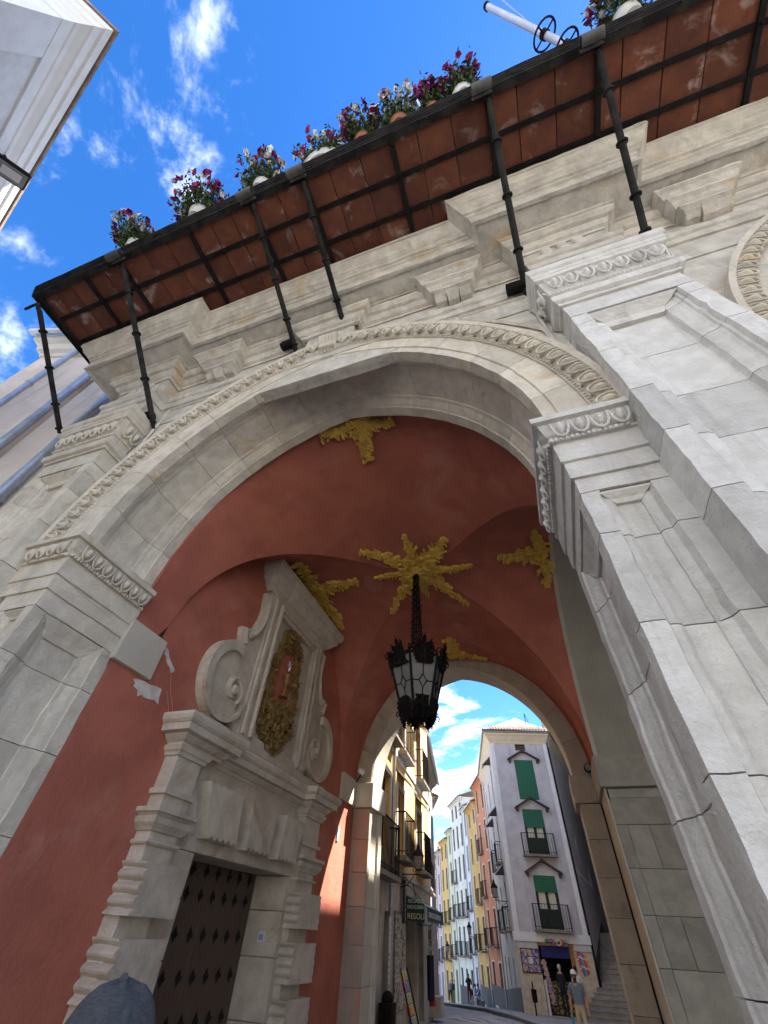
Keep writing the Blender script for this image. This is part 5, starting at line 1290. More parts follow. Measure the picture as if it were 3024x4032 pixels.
# ---- yellow house on the left with shop, balconies and awning
def YX(y): return -3.0875 - .095*y
YF_ = Front((YX(9.4), 9.4), (YX(20.4), 20.4), 1)
def yu(y): return (y - 9.4) * sqrt(1 + .095**2)
YH = thing('yellow_house', 'ochre yellow house with white bands, iron balconies and a stained stone ground floor', 'house', None, (YX(9.4), 9.4, 0))
YEL = plaster('ochre_plaster', (.50, .335, .13), (.43, .28, .10)); OLDST = M('stained_ground_floor', (.46, .425, .36), (.33, .30, .255), 2.2, .9, .5, 25, streak=(.15, .135, .12), col3=(.44, .41, .36), s3=1.5)
wins = [(yu(12.0), yu(13.1), 3.25, 4.9), (yu(14.15), yu(15.15), 3.25, 4.87), (yu(17.4), yu(18.55), 3.27, 4.9), (yu(12.0), yu(13.1), 5.85, 7.7), (yu(14.15), yu(15.15), 5.85, 7.7), (yu(17.4), yu(18.55), 5.85, 7.7), (yu(14.15), yu(15.15), 8.4, 10), (yu(17.4), yu(18.55), 8.4, 10)]
mb = MB(); wall_holes(mb, YF_, 0, YF_.L, 2.95, 10.6, wins, .2); mb.build('wall', YEL, YH, fix=False)
drs = [(yu(12.9), yu(13.9), 0, 2.1), (yu(15.6), yu(16.9), 0, 2.2), (yu(17.6), yu(18.5), 0, 2.1)]
mb = MB(); wall_holes(mb, YF_, 0, YF_.L, -.2, 2.95, drs, .45); mb.build('stone_wall', OLDST, YH, fix=False)
for q in drs: YF_.box(MB(), q[0], q[1], .455, .5, q[2], q[3]).build('doorway', plain('door_dark', (.022, .018, .016)), YH)
YF_.box(MB(), 0, YF_.L + .02, -.05, .01, 5.62, 5.80).build('white_band', TRIMW, YH); YF_.box(MB(), 0, YF_.L + .02, -.04, .01, 2.86, 2.98).build('stone_band', OLDST, YH)
YF_.box(MB(), YF_.L - .3, YF_.L + .012, -.02, .005, 2.98, 10.5).build('corner_strip', TRIMW, YH)
for q in wins:
    window(YH, YF_, *q, FRAMEB, .2)
    mb = MB(); w = .13; YF_.box(mb, q[0] - w, q[0], -.03, .01, q[2], q[3] + w); YF_.box(mb, q[1], q[1] + w, -.03, .01, q[2], q[3] + w); YF_.box(mb, q[0], q[1], -.03, .01, q[3], q[3] + w); mb.build('surround', TRIMW, YH)
for a_, b_, z_, hh in ((13.95, 15.35, 3.24, 1.0), (17.3, 18.75, 3.26, 1.0), (13.95, 15.35, 5.84, 1.0), (17.3, 18.75, 5.86, 1.0), (11.2, 13.1, 2.72, 1.0), (11.8, 13.3, 5.84, 1.0)):
    balcony(YH, YF_, yu(a_), yu(b_), z_, .30, hh, int((b_ - a_)/.12))
for a_, b_ in ((14.0, 15.25), (17.25, 18.7)):
    for z_ in (4.95, 7.75):
        mb = MB(); u0, u1 = yu(a_), yu(b_)
        mb.add([YF_(u0, 0, z_ + .42), YF_(u1, 0, z_ + .42), YF_(u1, -.42, z_), YF_(u0, -.42, z_), YF_(u0, 0, z_ + .36), YF_(u1, 0, z_ + .36), YF_(u1, -.42, z_ - .05), YF_(u0, -.42, z_ - .05)], [(0,1,2,3),(4,7,6,5),(0,4,5,1),(2,6,7,3),(0,3,7,4),(1,5,6,2)]); mb.build('window_hood', ZINC, YH)
volume(YH, [(YX(9.45) - .55, 9.45), (YX(20.35) - .55, 20.35), (-12, 20.35), (-12, 9.45)], -.1, 10.5, YEL)
mb = MB(); mb.add([YF_(YF_.L, 0, -.2), YF_(YF_.L, 7, -.2), YF_(YF_.L, 7, 10.6), YF_(YF_.L, 0, 10.6)], [(0, 1, 2, 3)]); mb.add([YF_(0, 0, -.2), YF_(0, 7, -.2), YF_(0, 7, 10.6), YF_(0, 0, 10.6)], [(0, 1, 2, 3)]); mb.build('end_wall', YEL, YH, fix=False)
YF_.box(MB(), -.3, YF_.L + .1, -.2, 7, 10.6, 10.8).build('roof', ROOFT, YH)
YF_.box(MB(), yu(19.6), yu(20.3), -.35, .0, 0, .42).build('corner_stone', OLDST, YH)
MB().tube([YF_(yu(13.35), -.06, 10.4), YF_(yu(13.35), -.06, 0)], .05, 6).build('drainpipe', ZINC, YH, smooth=True)
mb = MB(); mb.tube([YF_(yu(11), -.03, 2.85), YF_(yu(14), -.05, 2.70), YF_(yu(16), -.04, 2.75), YF_(yu(20), -.03, 2.4)], .012, 4); mb.tube([YF_(yu(16.5), -.04, 2.85), YF_(yu(17.2), -.05, 2.45), YF_(yu(18.4), -.04, 2.5)], .012, 4); mb.build('cable', IRON, YH)
settle(YH)
# next house on the left, mostly hidden, with a balcony that juts out
house('plain stone house whose iron balcony juts out past the yellow house corner', (-5.62, 20.9), (-7.6, 32), 1, 9.0, OLDST, [1.3, 4.2, 7.4], [(.2, 2.1, .5), (3.2, 2.0, .5), (6.0, 2.0, .5)], None, bal={(0, 1), (1, 1), (0, 2)}, seed=21)
house('old rendered house further along the left side behind the plain stone house', (-7.7, 32.2), (-12.5, 46), 1, 8.4, plaster('far_cream', (.44, .40, .32)), [2, 5, 8, 11], [(gz(38) + .2, 2.1, .5), (2.2, 2.0, .5), (5.0, 2.0, .5)], TRIMW, seed=22, bal={(1, 1), (2, 1)})
# shop awning
aw = thing('shop_awning', 'dark green folding shop awning lettered in white and cream on the yellow house', 'awning')
AWG = M('green_canvas', (.012, .055, .04), (.010, .045, .033), 4, .8); AWL = M('pale_green_canvas', (.05, .14, .11), (.04, .12, .09), 4, .8)
u0, u1 = yu(15.45), yu(18.9); 
def A_(u, o, z): return YF_(u, -o, z)
ts_ = .55
mb = MB(); mb.add([A_(u0, .02, 2.52), A_(u0, ts_, 2.36), A_(u0, ts_, 1.98), A_(u0, .02, 2.02), A_(u0 + .02, .02, 2.52), A_(u0 + .02, ts_, 2.36), A_(u0 + .02, ts_, 1.98), A_(u0 + .02, .02, 2.02)], [(0,1,2,3),(4,7,6,5),(0,4,5,1),(1,5,6,2),(2,6,7,3),(3,7,4,0)]); mb.build('end_panel', AWG, aw)
mb = MB(); mb.add([A_(u0 + .02, .02, 2.55), A_(u1, .02, 2.55), A_(u1, .62, 2.30), A_(u0 + .02, .62, 2.30)], [(0, 1, 2, 3)]); mb.build('canopy', AWL, aw, fix=False)
n_ = 40; top = [A_(u0 + .02 + (u1 - u0)*k/n_, .625, 2.30) for k in range(n_ + 1)]; bt = [A_(u0 + .02 + (u1 - u0)*k/n_, .63, 2.04 - .05*abs(sin(pi*k/4))) for k in range(n_ + 1)]
MB().grid([top, bt]).build('valance', AWG, aw, fix=False)
CRM = plain('cream_letters', (.55, .52, .38)); WHL = plain('white_letters', (.6, .62, .6))
EM = frame(A_(u0 - .006, .03, 0), (YF_.n.x, YF_.n.y, 0), (YF_.t.x, YF_.t.y, 0))
for s_, sz, xx, zz, mt in (('REGALOS', .115, .05, 2.37, WHL), ('DROGUERÍA', .105, .03, 2.25, WHL), ('RESOLI', .165, .03, 2.045, CRM)):
    me, w = text_mesh(s_, sz, .003, mt, 'lettering'); 
    inst('lettering', me, EM @ Matrix.Translation((xx, 0, zz)) @ Matrix.Scale(min(1.0, .48/w), 4, (1, 0, 0)) @ TXT, aw)
cn = Vector(A_(u1, .62, 2.30)) - Vector(A_(u1, .02, 2.55)); cn.normalize(); tt = Vector((YF_.t.x, YF_.t.y, 0)); up_ = -cn
nn_ = tt.cross(up_); nn_ = nn_ if nn_.z > 0 else -nn_
for s_, zz in (('COMESTIBLES', .36), ('REGALOS', .12)):
    me, w = text_mesh(s_, .20, .003, WHL, 'lettering'); o_ = Vector(A_(u0 + .25, .62, 2.30)) + up_*zz*.6 + nn_*.006
    m = Matrix(((tt.x, up_.x, nn_.x, o_.x), (tt.y, up_.y, nn_.y, o_.y), (tt.z, up_.z, nn_.z, o_.z), (0, 0, 0, 1)))
    inst('lettering', me, m @ Matrix.Scale(2.9/w if s_ != 'REGALOS' else 2.2/w, 4, (1, 0, 0)) @ Matrix.Scale(.9, 4, (0, 1, 0)), aw)
me, w = text_mesh('DROGUERIA', .16, .003, WHL, 'lettering'); inst('lettering', me, frame(A_(u0 + .2, .64, 2.10), (YF_.t.x, YF_.t.y, 0), (-YF_.n.x, -YF_.n.y, 0)) @ Matrix.Scale(2.6/w, 4, (1, 0, 0)) @ TXT, aw)
# postcards, racks and clothes outside the left shop
pc = thing('postcard_rack', 'tall wall rack crammed with postcards and magnets beside the shop door', 'postcard rack')
PCM = [M('postcard_%d' % k, c1, c2, 14, .5, lo=.45, hi=.52, detail=2) for k, (c1, c2) in enumerate([((.5, .45, .36), (.10, .10, .11)), ((.34, .37, .45), (.5, .42, .3)), ((.36, .20, .13), (.5, .5, .46)), ((.5, .5, .48), (.2, .17, .15)), ((.10, .16, .33), (.46, .4, .3))])]
YF_.box(MB(), yu(13.95), yu(15.3), -.03, -.005, .45, 2.15).build('board', plain('rack_board', (.16, .14, .12)), pc)
rd_ = random.Random(5)
cardm = [MB().box(-.05, .05, -.006, .006, -.07, .07).mesh('postcard', m_) for m_ in PCM]
for r_ in range(11):
    for c_ in range(11):
        if rd_.random() < .08: continue
        inst('postcard', rd_.choice(cardm), YF_.mat4(yu(14.0) + .115*c_ + rd_.uniform(-.01, .01), -.045, .54 + .148*r_ + rd_.uniform(-.012, .012)) @ Matrix.Rotation(rd_.uniform(-.08, .08), 4, 'Y'), pc)
pt = thing('poster_strip', 'long hanging white strip of small printed pictures at the corner of the shop wall', 'poster')
YF_.box(MB(), yu(12.75), yu(12.95), -.16, -.15, .35, 2.0).build('sheet', plain('poster_paper', (.55, .57, .6)), pt)
for k in range(16): YF_.box(MB(), yu(12.77) + .015*(k % 2), yu(12.86) + .015*(k % 2), -.165, -.161, .42 + .095*k, .48 + .095*k).build('print', PCM[k % 5], pt)
ab = thing('book_stand', 'leaning stand of colourful books and guides on the pavement outside the shop', 'book stand')
for k in range(14):
    r_, c_ = divmod(k, 2); y_ = 13.0 + .34*c_; z_ = .05 + .16*r_
    mb = MB(); mb.bev(-.14, .14, -.012, .012, 0, .15, .004)
    o = mb.build('book', M('book_%d' % k, random.choice([(.5, .30, .04), (.45, .05, .05), (.10, .18, .40), (.5, .48, .42), (.30, .35, .15)]), (.55, .5, .4), 8, .5, lo=.5, hi=.6, detail=2), ab)
    o.matrix_local = YF_.mat4(yu(y_), -.75 + .05*r_, z_) @ Matrix.Rotation(-.30, 4, 'X')
MB().tube([YF_(yu(12.8), -.8, 0), YF_(yu(12.8), -.42, 1.2)], .015, 5).tube([YF_(yu(13.55), -.8, 0), YF_(yu(13.55), -.42, 1.2)], .015, 5).build('frame', IRON, ab)
cl = thing('hanging_clothes', 'dark navy clothes with a red hem hanging under the green awning', 'clothes')
mb = MB(); rows = []
for k in range(7):
    z_ = 1.35 - .85*k/6; w = .16 + .10*k/6; rows.append([YF_(yu(17.2) + w*cos(2*pi*j/10), -.42 + .09*sin(2*pi*j/10)*(1 + .3*sin(3*j)), z_) for j in range(10)])
mb.loft(rows); mb.build('coat', plain('navy_cloth', (.012, .013, .035), .9), cl, smooth=True)
YF_.box(MB(), yu(17.05), yu(17.35), -.52, -.38, .40, .50).build('red_hem', plain('red_cloth', (.33, .01, .03)), cl)
YF_.box(MB(), yu(17.0), yu(17.30), -.50, -.40, 1.36, 1.95).build('scarf', PCM[3], cl); MB().tube([YF_(yu(17.2), 0, 1.97), YF_(yu(17.2), -.5, 1.97)], .01, 5).build('bar', IRON, cl)
hb = thing('wall_bin', 'dark metal litter bin hung low on the shop wall by the far arch', 'bin')  # metal bin with a black bag on top
YF_.box(MB(), yu(12.35), yu(12.75), -.34, -.06, .10, .72).build('body', IRON, hb); MB().ball(YF_(yu(12.55), -.2, .76), .13, 10, 6).build('bag', plain('black_bag', (.012, .012, .012), .75, 0, .1), hb, smooth=True)
vs_ = thing('vertical_sign', 'narrow dark vertical shop sign with pale letters on the stone wall', 'sign')
YF_.box(MB(), yu(14.75), yu(14.98), -.12, -.06, 1.95, 2.80).build('board', plain('sign_dark', (.03, .025, .03)), vs_)
for k, ch in enumerate('ARTESANIA'):
    me, w = text_mesh(ch, .085, .003, CRM); inst('letter', me, YF_.mat4(yu(14.84), -.125, 2.70 - .088*k) @ TXT, vs_)

# ---- street lamps on brackets
def lamp(F, u, z, out, label, sc=1.0):
    t = thing('street_lamp', label, 'street lamp', None); m = lambda p: Vector(F(u, -out + p[1]*sc, z + p[2]*sc)) + Vector((F.t.x, F.t.y, 0))*p[0]*sc
    q = [[m((s1*.09, s2*.09, 0)) for s1, s2 in ((-1, -1), (1, -1), (1, 1), (-1, 1))], [m((s1*.15, s2*.15, .36)) for s1, s2 in ((-1, -1), (1, -1), (1, 1), (-1, 1))]]
    mb = MB()
    for k in range(4): mb.tube([q[0][k], q[1][k]], .012*sc, 4); mb.tube([q[1][k], q[1][(k+1) % 4]], .014*sc, 4); mb.tube([q[0][k], q[0][(k+1) % 4]], .014*sc, 4)
    mb.build('cage', IRON, t)
    for k in range(4): MB().add([q[0][k]*.98 + q[1][k]*.0 + q[0][(k+2) % 4]*.02, q[0][(k+1) % 4]*.98 + q[0][(k+3) % 4]*.02, q[1][(k+1) % 4]*.98 + q[1][(k+3) % 4]*.02, q[1][k]*.98 + q[1][(k+2) % 4]*.02], [(0, 1, 2, 3)]).build('pane', GLASS, t, fix=False)
    mb = MB(); mb.loft([[m((s1*w, s2*w, zz)) for s1, s2 in ((-1, -1), (1, -1), (1, 1), (-1, 1))] for w, zz in ((.18, .365), (.14, .43), (.08, .50), (.05, .56), (.05, .60), (.01, .68))]); mb.build('cap', IRON, t)
    mb = MB(); mb.tube([F(u, 0, z - .12*sc), F(u, -out, z - .12*sc), m((0, 0, 0))], .016*sc, 6); mb.tube([F(u, 0, z - .45*sc), F(u, -out*.4, z - .38*sc), F(u, -out*.75, z - .15*sc)], .013*sc, 5)
    c = Vector(F(u, -out*.78, z - .02*sc)); mb.tube(spiral(c - Vector((0, 0, .0)), .09*sc, (F.n.x, F.n.y, 0), (0, 0, 1), 1.3, 18, .3, -1.5), .010*sc, 5); mb.tube(spiral(Vector(F(u, -.13*sc, z - .28*sc)), .10*sc, (F.n.x, F.n.y, 0), (0, 0, 1), 1.0, 16, .5, 0), .010*sc, 5)
    mb.build('bracket', IRON, t, smooth=35)
    return t
lamp(YF_, yu(14.75), 3.02, .52, 'black street lamp on a scrolled bracket on the yellow house wall', .85)
lamp(LFc, 1.3, 3.62, .75, 'black street lamp on a scrolled bracket at the grey house corner', 1.2)
RF1 = Front(ROW[1], ROW[2], -1); lamp(RF1, 3.8, 2.2, .9, 'black street lamp hung between balconies of the ochre house', 1.2)
RF2 = Front(ROW[4], ROW[5], -1); lamp(RF2, 1.5, .9, .9, 'small far street lamp on the pale green house', 1.2)

# ---- pavement with kerb stones along the right
KP = [(3.0, 24.5), (.6, 25.6), (-1.6, 27.2), (-3.2, 29.0), (-4.6, 31.3), (-5.9, 34), (-7.2, 37), (-8.8, 41), (-11.0, 46.5), (-14.5, 54), (-20, 64)]
pts = []
for a, b in zip(KP[:-1], KP[1:]):
    a = Vector(a); b = Vector(b); n = max(2, int((b - a).length/.9))
    for k in range(n): pts.append(a.lerp(b, k/n))
mb = MB(); rows = []
for p in pts: rows.append([(p.x + .12, p.y + .05, gx(p.x, p.y) + .115), (p.x + 6, p.y + 3.0, gz(p.y + 3.0) + .10), (p.x + 14, p.y + 10, gz(p.y + 10) + .1)])
pv = mb.grid(rows).build('pavement', PAVE, fix=False); pv['kind'] = 'structure'
KERB = M('kerb_stone', (.11, .11, .115), (.08, .08, .083), 4, .85, .3, 30, rnd=.1)
for a, b in zip(pts[:-1], pts[1:]):
    d = (b - a).normalized(); nn = Vector((d.y, -d.x)); q = [a + d*.01, b - d*.01, b - d*.01 + nn*.22, a + d*.01 + nn*.22]
    MB().add([(p.x, p.y, gx(p.x, p.y) - .1) for p in q] + [(p.x, p.y, gx(p.x, p.y) + .12) for p in q], [(0,3,2,1),(4,5,6,7),(0,1,5,4),(1,2,6,5),(2,3,7,6),(3,0,4,7)]).build('kerb_stone', KERB, pv)
# paving slabs on the near street
rd_ = random.Random(9)
y = 13.0
SLABM = M('paving_slab', (.24, .24, .245), (.19, .19, .195), 3, .8, .3, 30, rnd=.16)
while y < 30:
    dy = rd_.uniform(.7, 1.1); x = -8.2
    while x < .5:
        dx = rd_.uniform(.7, 1.5)
        if x + dx > YX(y) + .3 and x + dx < -1.2 - (y - 26)*.6*(y > 26):
            
            q = [(x, y), (x + dx - .03, y), (x + dx - .03, y + dy - .03), (x, y + dy - .03)]
            MB().add([(a, b, gx(a, b) - .05) for a, b in q] + [(a, b, gx(a, b) + .012) for a, b in q], [(0,3,2,1),(4,5,6,7),(0,1,5,4),(1,2,6,5),(2,3,7,6),(3,0,4,7)]).build('paving_slab', SLABM, street)
        x += dx
    y += dy

# ---- houses on the right that shade the street (beside and behind the steps)
house('plain cream house on the right just behind the town hall arches', (3.4, 9.2), (3.4, 14.7), -1, 11.6, plaster('right_cream', (.45, .40, .30)), [2], [(.2, 2.1, .5), (3.6, 2, .5), (6.8, 2, .5), (9.4, 1.6, .5)], TRIMW, seed=31, eave=.2)
house('taller cream house on the right between the plain house and the steps', (3.4, 14.8), (3.4, 19.6), -1, 16.6, plaster('right_cream2', (.46, .42, .33)), [1.4, 3.5], [(.2, 2.1, .5), (3.6, 2, .5), (6.8, 2, .5), (9.8, 2, .5), (12.8, 2, .5)], TRIMW, seed=33, eave=.2)
house('high rendered house standing to the right of the stone steps', (2.7, 20.0), (2.7, 43.0), -1, 15.0, plaster('right_grey', (.38, .35, .30)), [3, 7, 11, 15], [(.4, 2.1, .5), (3.8, 2, .5), (7.0, 2, .5), (10.4, 2, .5)], TRIMW, seed=32, eave=.2)

# ================================================================ buildings around the camera
# white building behind the left shoulder: corner with deep cornice
WH = 9.0
WB = thing('white_building', 'white roughcast building with deep moulded cornice at the top corner of the square', 'building', None, (-4.0, -2.2, 0))
wc = Vector((-4.085, -2.419)); wd = Vector((-.957, .291)); we = Vector((-.5, -.866))
p0, p1, p2 = wc + wd*14, wc, wc + we*10
ROUGH = M('white_roughcast', (.70, .695, .68), (.62, .615, .60), 6, .95, .9, 45); WTRIM = M('white_cornice', (.76, .755, .74), (.70, .695, .68), 4, .9, .3, 40)
ztw = CAM_H + WH
MB().prism([tuple(p0), tuple(p1), tuple(p2), tuple(p0 + we*10)], lambda p, t: (p[0], p[1], t), 0, ztw - .1).build('wall', ROUGH, WB)
sdw = -1 if True else 1
MB().mould([(-.1, ztw - .85), (.03, ztw - .84), (.035, ztw - .60), (.05, ztw - .58), (.06, ztw - .50), (.11, ztw - .40), (.13, ztw - .38), (.135, ztw - .20), (.165, ztw - .18), (.175, ztw - .02), (-.1, ztw)], [tuple(p0), tuple(p1), tuple(p2)], side=sdw).build('cornice', WTRIM, WB)
MB().mould([(-.05, ztw + .002), (.20, ztw + .002), (.21, ztw + .05), (-.05, ztw + .055)], [tuple(p0), tuple(p1), tuple(p2)], side=sdw).build('roof_edge', ROOFT, WB)
MB().mould([(-.05, 0), (.03, 0), (.03, ztw - .86), (-.05, ztw - .86)], [tuple(p1 + wd*.55), tuple(p1), tuple(p1 + we*.5)], side=sdw).build('quoin_strip', WTRIM, WB)
settle(WB)
fl = thing('floodlight', 'square black-framed floodlight under the cornice of the white building', 'floodlight')
fc = Vector((-.757*8.1, -.18*8.1, CAM_H + 8.1)); fx_ = Vector((.957, -.291, 0)); fz_ = Vector((.22, .45, -.86)).normalized(); fx_ = (fx_ - fz_*fx_.dot(fz_)).normalized(); fy_ = fz_.cross(fx_)
FM = Matrix(((fx_.x, fy_.x, fz_.x, fc.x), (fx_.y, fy_.y, fz_.y, fc.y), (fx_.z, fy_.z, fz_.z, fc.z), (0, 0, 0, 1)))
MB().bev(-.15, .15, -.21, .21, -.06, .03, .02).xf(FM).build('housing', IRON, fl)
MB().bev(-.12, .12, -.18, .18, .031, .036, .002).xf(FM).build('glass', GLASS, fl)
MB().bev(-.07, .07, -.12, .12, .037, .042, .002).xf(FM).build('reflector', plain('reflector', (.6, .6, .58), .3, .5), fl)
MB().tube([tuple(FM @ Vector((0, 0, -.08))), tuple(FM @ Vector((-.05, .1, -.5)))], .025, 6).build('arm', IRON, fl)
# neighbouring house to the left of the town hall, with drainpipes
LB = thing('plaster_house', 'weathered pinkish plaster house with zinc drainpipes beside the town hall', 'house', None, (-7.87, .92, 0))
LF_ = Front((-7.87, .92), (-3.2, 2.32), 1); PINK = M('pink_plaster', (.76, .665, .58), (.66, .57, .49), 1.2, .9, .5, 20, streak=(.58, .51, .45), col3=(.78, .71, .64), s3=2)
zl = 9.75
mb = MB(); wall_holes(mb, LF_, 0, LF_.L, 0, zl, [(1.32, 1.72, 2, 8.3)], .35); LF_.box(mb, 1.32, 1.72, .35, .37, 2, 8.3); mb.build('wall', PINK, LB, fix=False)
volume(LB, [LF_(0, .36, 0)[:2], LF_(LF_.L, .36, 0)[:2], LF_(LF_.L - .6, 3, 0)[:2], LF_(0, 9, 0)[:2]], 0, zl - .02, PINK)
MB().mould([(-.05, zl - .45), (.03, zl - .44), (.05, zl - .35), (.12, zl - .30), (.16, zl - .15), (.24, zl - .10), (.26, zl), (-.05, zl + .01)], [LF_(0, 9, 0)[:2], LF_(0, 0, 0)[:2], LF_(LF_.L, 0, 0)[:2]], side=1).build('cornice', WHITEP, LB)
MB().tube([LF_(-.3, -.33, zl + .03), LF_(LF_.L, -.33, zl + .03)], .07, 8).build('gutter', ZINC, LB, smooth=True)
def uL(r):
    """where the ray with slope x/y = r meets the wall"""
    a, t = LF_.a, LF_.t; return (r*a.y - a.x) / (t.x - r*t.y)
for r0, r1, rad in ((-3.42, -3.42, .07), (-6.35, -6.35, .05)):
    u_ = uL(r0); MB().tube([LF_(u_, -.09, zl), LF_(u_, -.09, 0)], rad, 10).build('drainpipe', ZINC, LB, smooth=True)
    for z_ in (2, 3.5, 5, 6.5, 8): MB().tube([LF_(u_, -.09, z_), LF_(u_, -.09, z_ + .05)], rad*1.18, 10).build('pipe_collar', ZINC, LB, smooth=True)
u_ = uL(-4.55); u2_ = uL(-5.5); MB().tube([LF_(u_, -.09, zl), LF_(u_, -.09, 5.5), LF_(u_ - .08, -.09, 5.3), LF_(u2_, -.09, 5.0), LF_(u2_ - .1, -.09, 4.75), LF_(u2_ - .1, -.09, 0)], .065, 10).build('drainpipe', ZINC, LB, smooth=True)
settle(LB)

# ---- unseen sunlit houses added behind the viewer to bounce light onto the arches
for i, (x0, x1, zt_, c, lab) in enumerate([(-16, -7.5, 11.5, (.66, .60, .48), 'unseen cream house with white surrounds added across the square to bounce light'), (-7.4, 1.0, 13.0, (.70, .67, .62), 'unseen tall pale house added across the square to bounce light at the arches'), (1.1, 9.5, 12.0, (.62, .50, .36), 'unseen sandy ochre house across the square added for its bounce light'), (9.6, 19, 11.0, (.68, .63, .54), 'unseen ivory house added to bounce light at the end of the square')]):
    house(lab, (x1, -17), (x0, -17), 1, zt_, plaster('square_%d' % i, c), [1.6, 4.2, 6.8], [(.1, 2.3, .55), (3.6, 2.1, .5), (6.6, 2.0, .5), (9.2, 1.6, .45)], TRIMW, seed=40 + i, bal={(0, 1), (1, 1), (2, 1)})
house('grey rendered house closing the top of the stone steps', (.9, 43.6), (7, 43.6), 1, 13.0, GREYR, [1.2, 3.2], [(3.0, 2.1, .5), (6.0, 2.0, .5)], TRIMW, seed=45)
# ================================================================ people
def person(label, loc, rz, H, mats, pose=None, sleeve='long', hair=None, hairstyle='short', fingers=True, group=None, fat=1.0, sub=1):
    """one continuous skinned body; local -Y is the way the person faces; mats: top, legs, shoes, skin"""
    J = {'pel': (0, 0, .95), 'spi': (0, .005, 1.12), 'che': (0, .01, 1.32), 'nec': (0, .005, 1.475), 'jaw': (0, -.015, 1.54), 'hea': (0, -.012, 1.635), 'top': (0, .0, 1.71), 'nos': (0, -.105, 1.60)}
    for s, n in ((1, 'L'), (-1, 'R')):
        J.update({'hip'+n: (.085*s, 0, .90), 'kne'+n: (.095*s, -.015, .50), 'ank'+n: (.095*s, .02, .09), 'hee'+n: (.095*s, .05, .04), 'toe'+n: (.11*s, -.14, .03),
                  'sho'+n: (.175*s, .01, 1.41), 'elb'+n: (.225*s, .03, 1.13), 'wri'+n: (.245*s, -.05, .89), 'han'+n: (.248*s, -.07, .82)})
    if pose: J.update(pose)
    R = {'pel': (.155, .115), 'spi': (.14, .105), 'che': (.155, .11), 'nec': (.055, .055), 'jaw': (.062, .07), 'hea': (.078, .095), 'top': (.05, .06), 'nos': (.012, .012),
         'hip': (.09, .09), 'kne': (.06, .062), 'ank': (.042, .045), 'hee': (.042, .04), 'toe': (.04, .03), 'sho': (.07, .07), 'elb': (.046, .046), 'wri': (.032, .028), 'han': (.04, .022), 'fin': (.0095, .0095)}
    E = [('pel', 'spi'), ('spi', 'che'), ('che', 'nec'), ('nec', 'jaw'), ('jaw', 'hea'), ('hea', 'top'), ('hea', 'nos')]
    for n in 'LR': E += [('pel', 'hip'+n), ('hip'+n, 'kne'+n), ('kne'+n, 'ank'+n), ('ank'+n, 'hee'+n), ('hee'+n, 'toe'+n), ('che', 'sho'+n), ('sho'+n, 'elb'+n), ('elb'+n, 'wri'+n), ('wri'+n, 'han'+n)]
    if fingers:
        for n, s in (('L', 1), ('R', -1)):
            h = Vector(J['han'+n]); w = Vector(J['wri'+n]); d = (h - w).normalized(); c = d.cross(Vector((1, 0, 0)))
            c = c.normalized() if c.length > .1 else Vector((0, 1, 0)); bend = d.cross(c).normalized()*(-s)
            for k, ln in enumerate((.060, .075, .082, .076, .060)):
                if k == 0: a = h - d*.02 - c*.045; b = a + d*.045 - c*.012 + bend*.01; par = 'wri'+n
                else: a = h + d*.03 + c*(-.030 + .020*(k - 1)); b = a + d*ln*.9 + bend*.015; par = 'han'+n
                J['fin%s%da' % (n, k)] = tuple(a); J['fin%s%db' % (n, k)] = tuple(b); E += [('han'+n, 'fin%s%da' % (n, k)), ('fin%s%da' % (n, k), 'fin%s%db' % (n, k))]
    names = list(J); idx = {k: i for i, k in enumerate(names)}; sc = H / 1.77
    me = bpy.data.meshes.new('person'); me.from_pydata([tuple(Vector(J[k])*sc) for k in names], [(idx[a], idx[b]) for a, b in E], [])
    ob = bpy.data.objects.new('person', me); COL.objects.link(ob)
    md = ob.modifiers.new('skin', 'SKIN'); md.use_smooth_shade = True
    sv = me.skin_vertices[0].data
    for k in names:
        r = R.get(k) or R.get(k[:3]); f = fat if k in ('pel', 'spi', 'che') else 1
        sv[idx[k]].radius = (r[0]*sc*f, r[1]*sc*f); sv[idx[k]].use_root = (k == 'pel')
    ms = ob.modifiers.new('sub', 'SUBSURF'); ms.levels = sub; ms.render_levels = sub
    dg = bpy.context.evaluated_depsgraph_get(); m2 = bpy.data.meshes.new_from_object(ob.evaluated_get(dg)); bpy.data.objects.remove(ob)
    for m in mats: m2.materials.append(m)
    segs = [(Vector(J[a])*sc, Vector(J[b])*sc, a, b) for a, b in E]
    def reg(p):
        best = None
        for a, b, na, nb in segs:
            d = b - a; t = max(0, min(1, (p - a).dot(d)/max(d.length_squared, 1e-9))); q = (a + d*t - p).length - R.get(na, R.get(na[:3]))[0]*sc
            if best is None or q < best[0]: best = (q, na, nb, t)
        return best[1:]
    for pl in m2.polygons:
        a, b, t = reg(pl.center)
        k = 0
        if a in ('jaw', 'hea') or b in ('jaw', 'top', 'nos') or (a == 'che' and b == 'nec' and t > .75) or a == 'nec': k = 3
        elif a[:3] in ('hip', 'kne') or b[:3] == 'hip' or (a == 'pel' and b == 'spi' and t < .25): k = 1
        elif a[:3] in ('ank', 'hee'): k = 2
        elif a[:3] in ('wri', 'han', 'fin'): k = 3
        elif a[:3] == 'elb' and sleeve != 'long': k = 3
        elif a[:3] == 'sho' and sleeve == 'short' and t > .75: k = 3
        elif a[:3] == 'elb' and t > .93: k = 3
        pl.material_index = k; pl.use_smooth = True
    m2.name = 'person'
    o = link('person', m2, None, loc, (0, 0, rz)); tag(o, label, 'person', group)
    hc = Vector(J['hea'])*sc; tp = Vector(J['top'])*sc
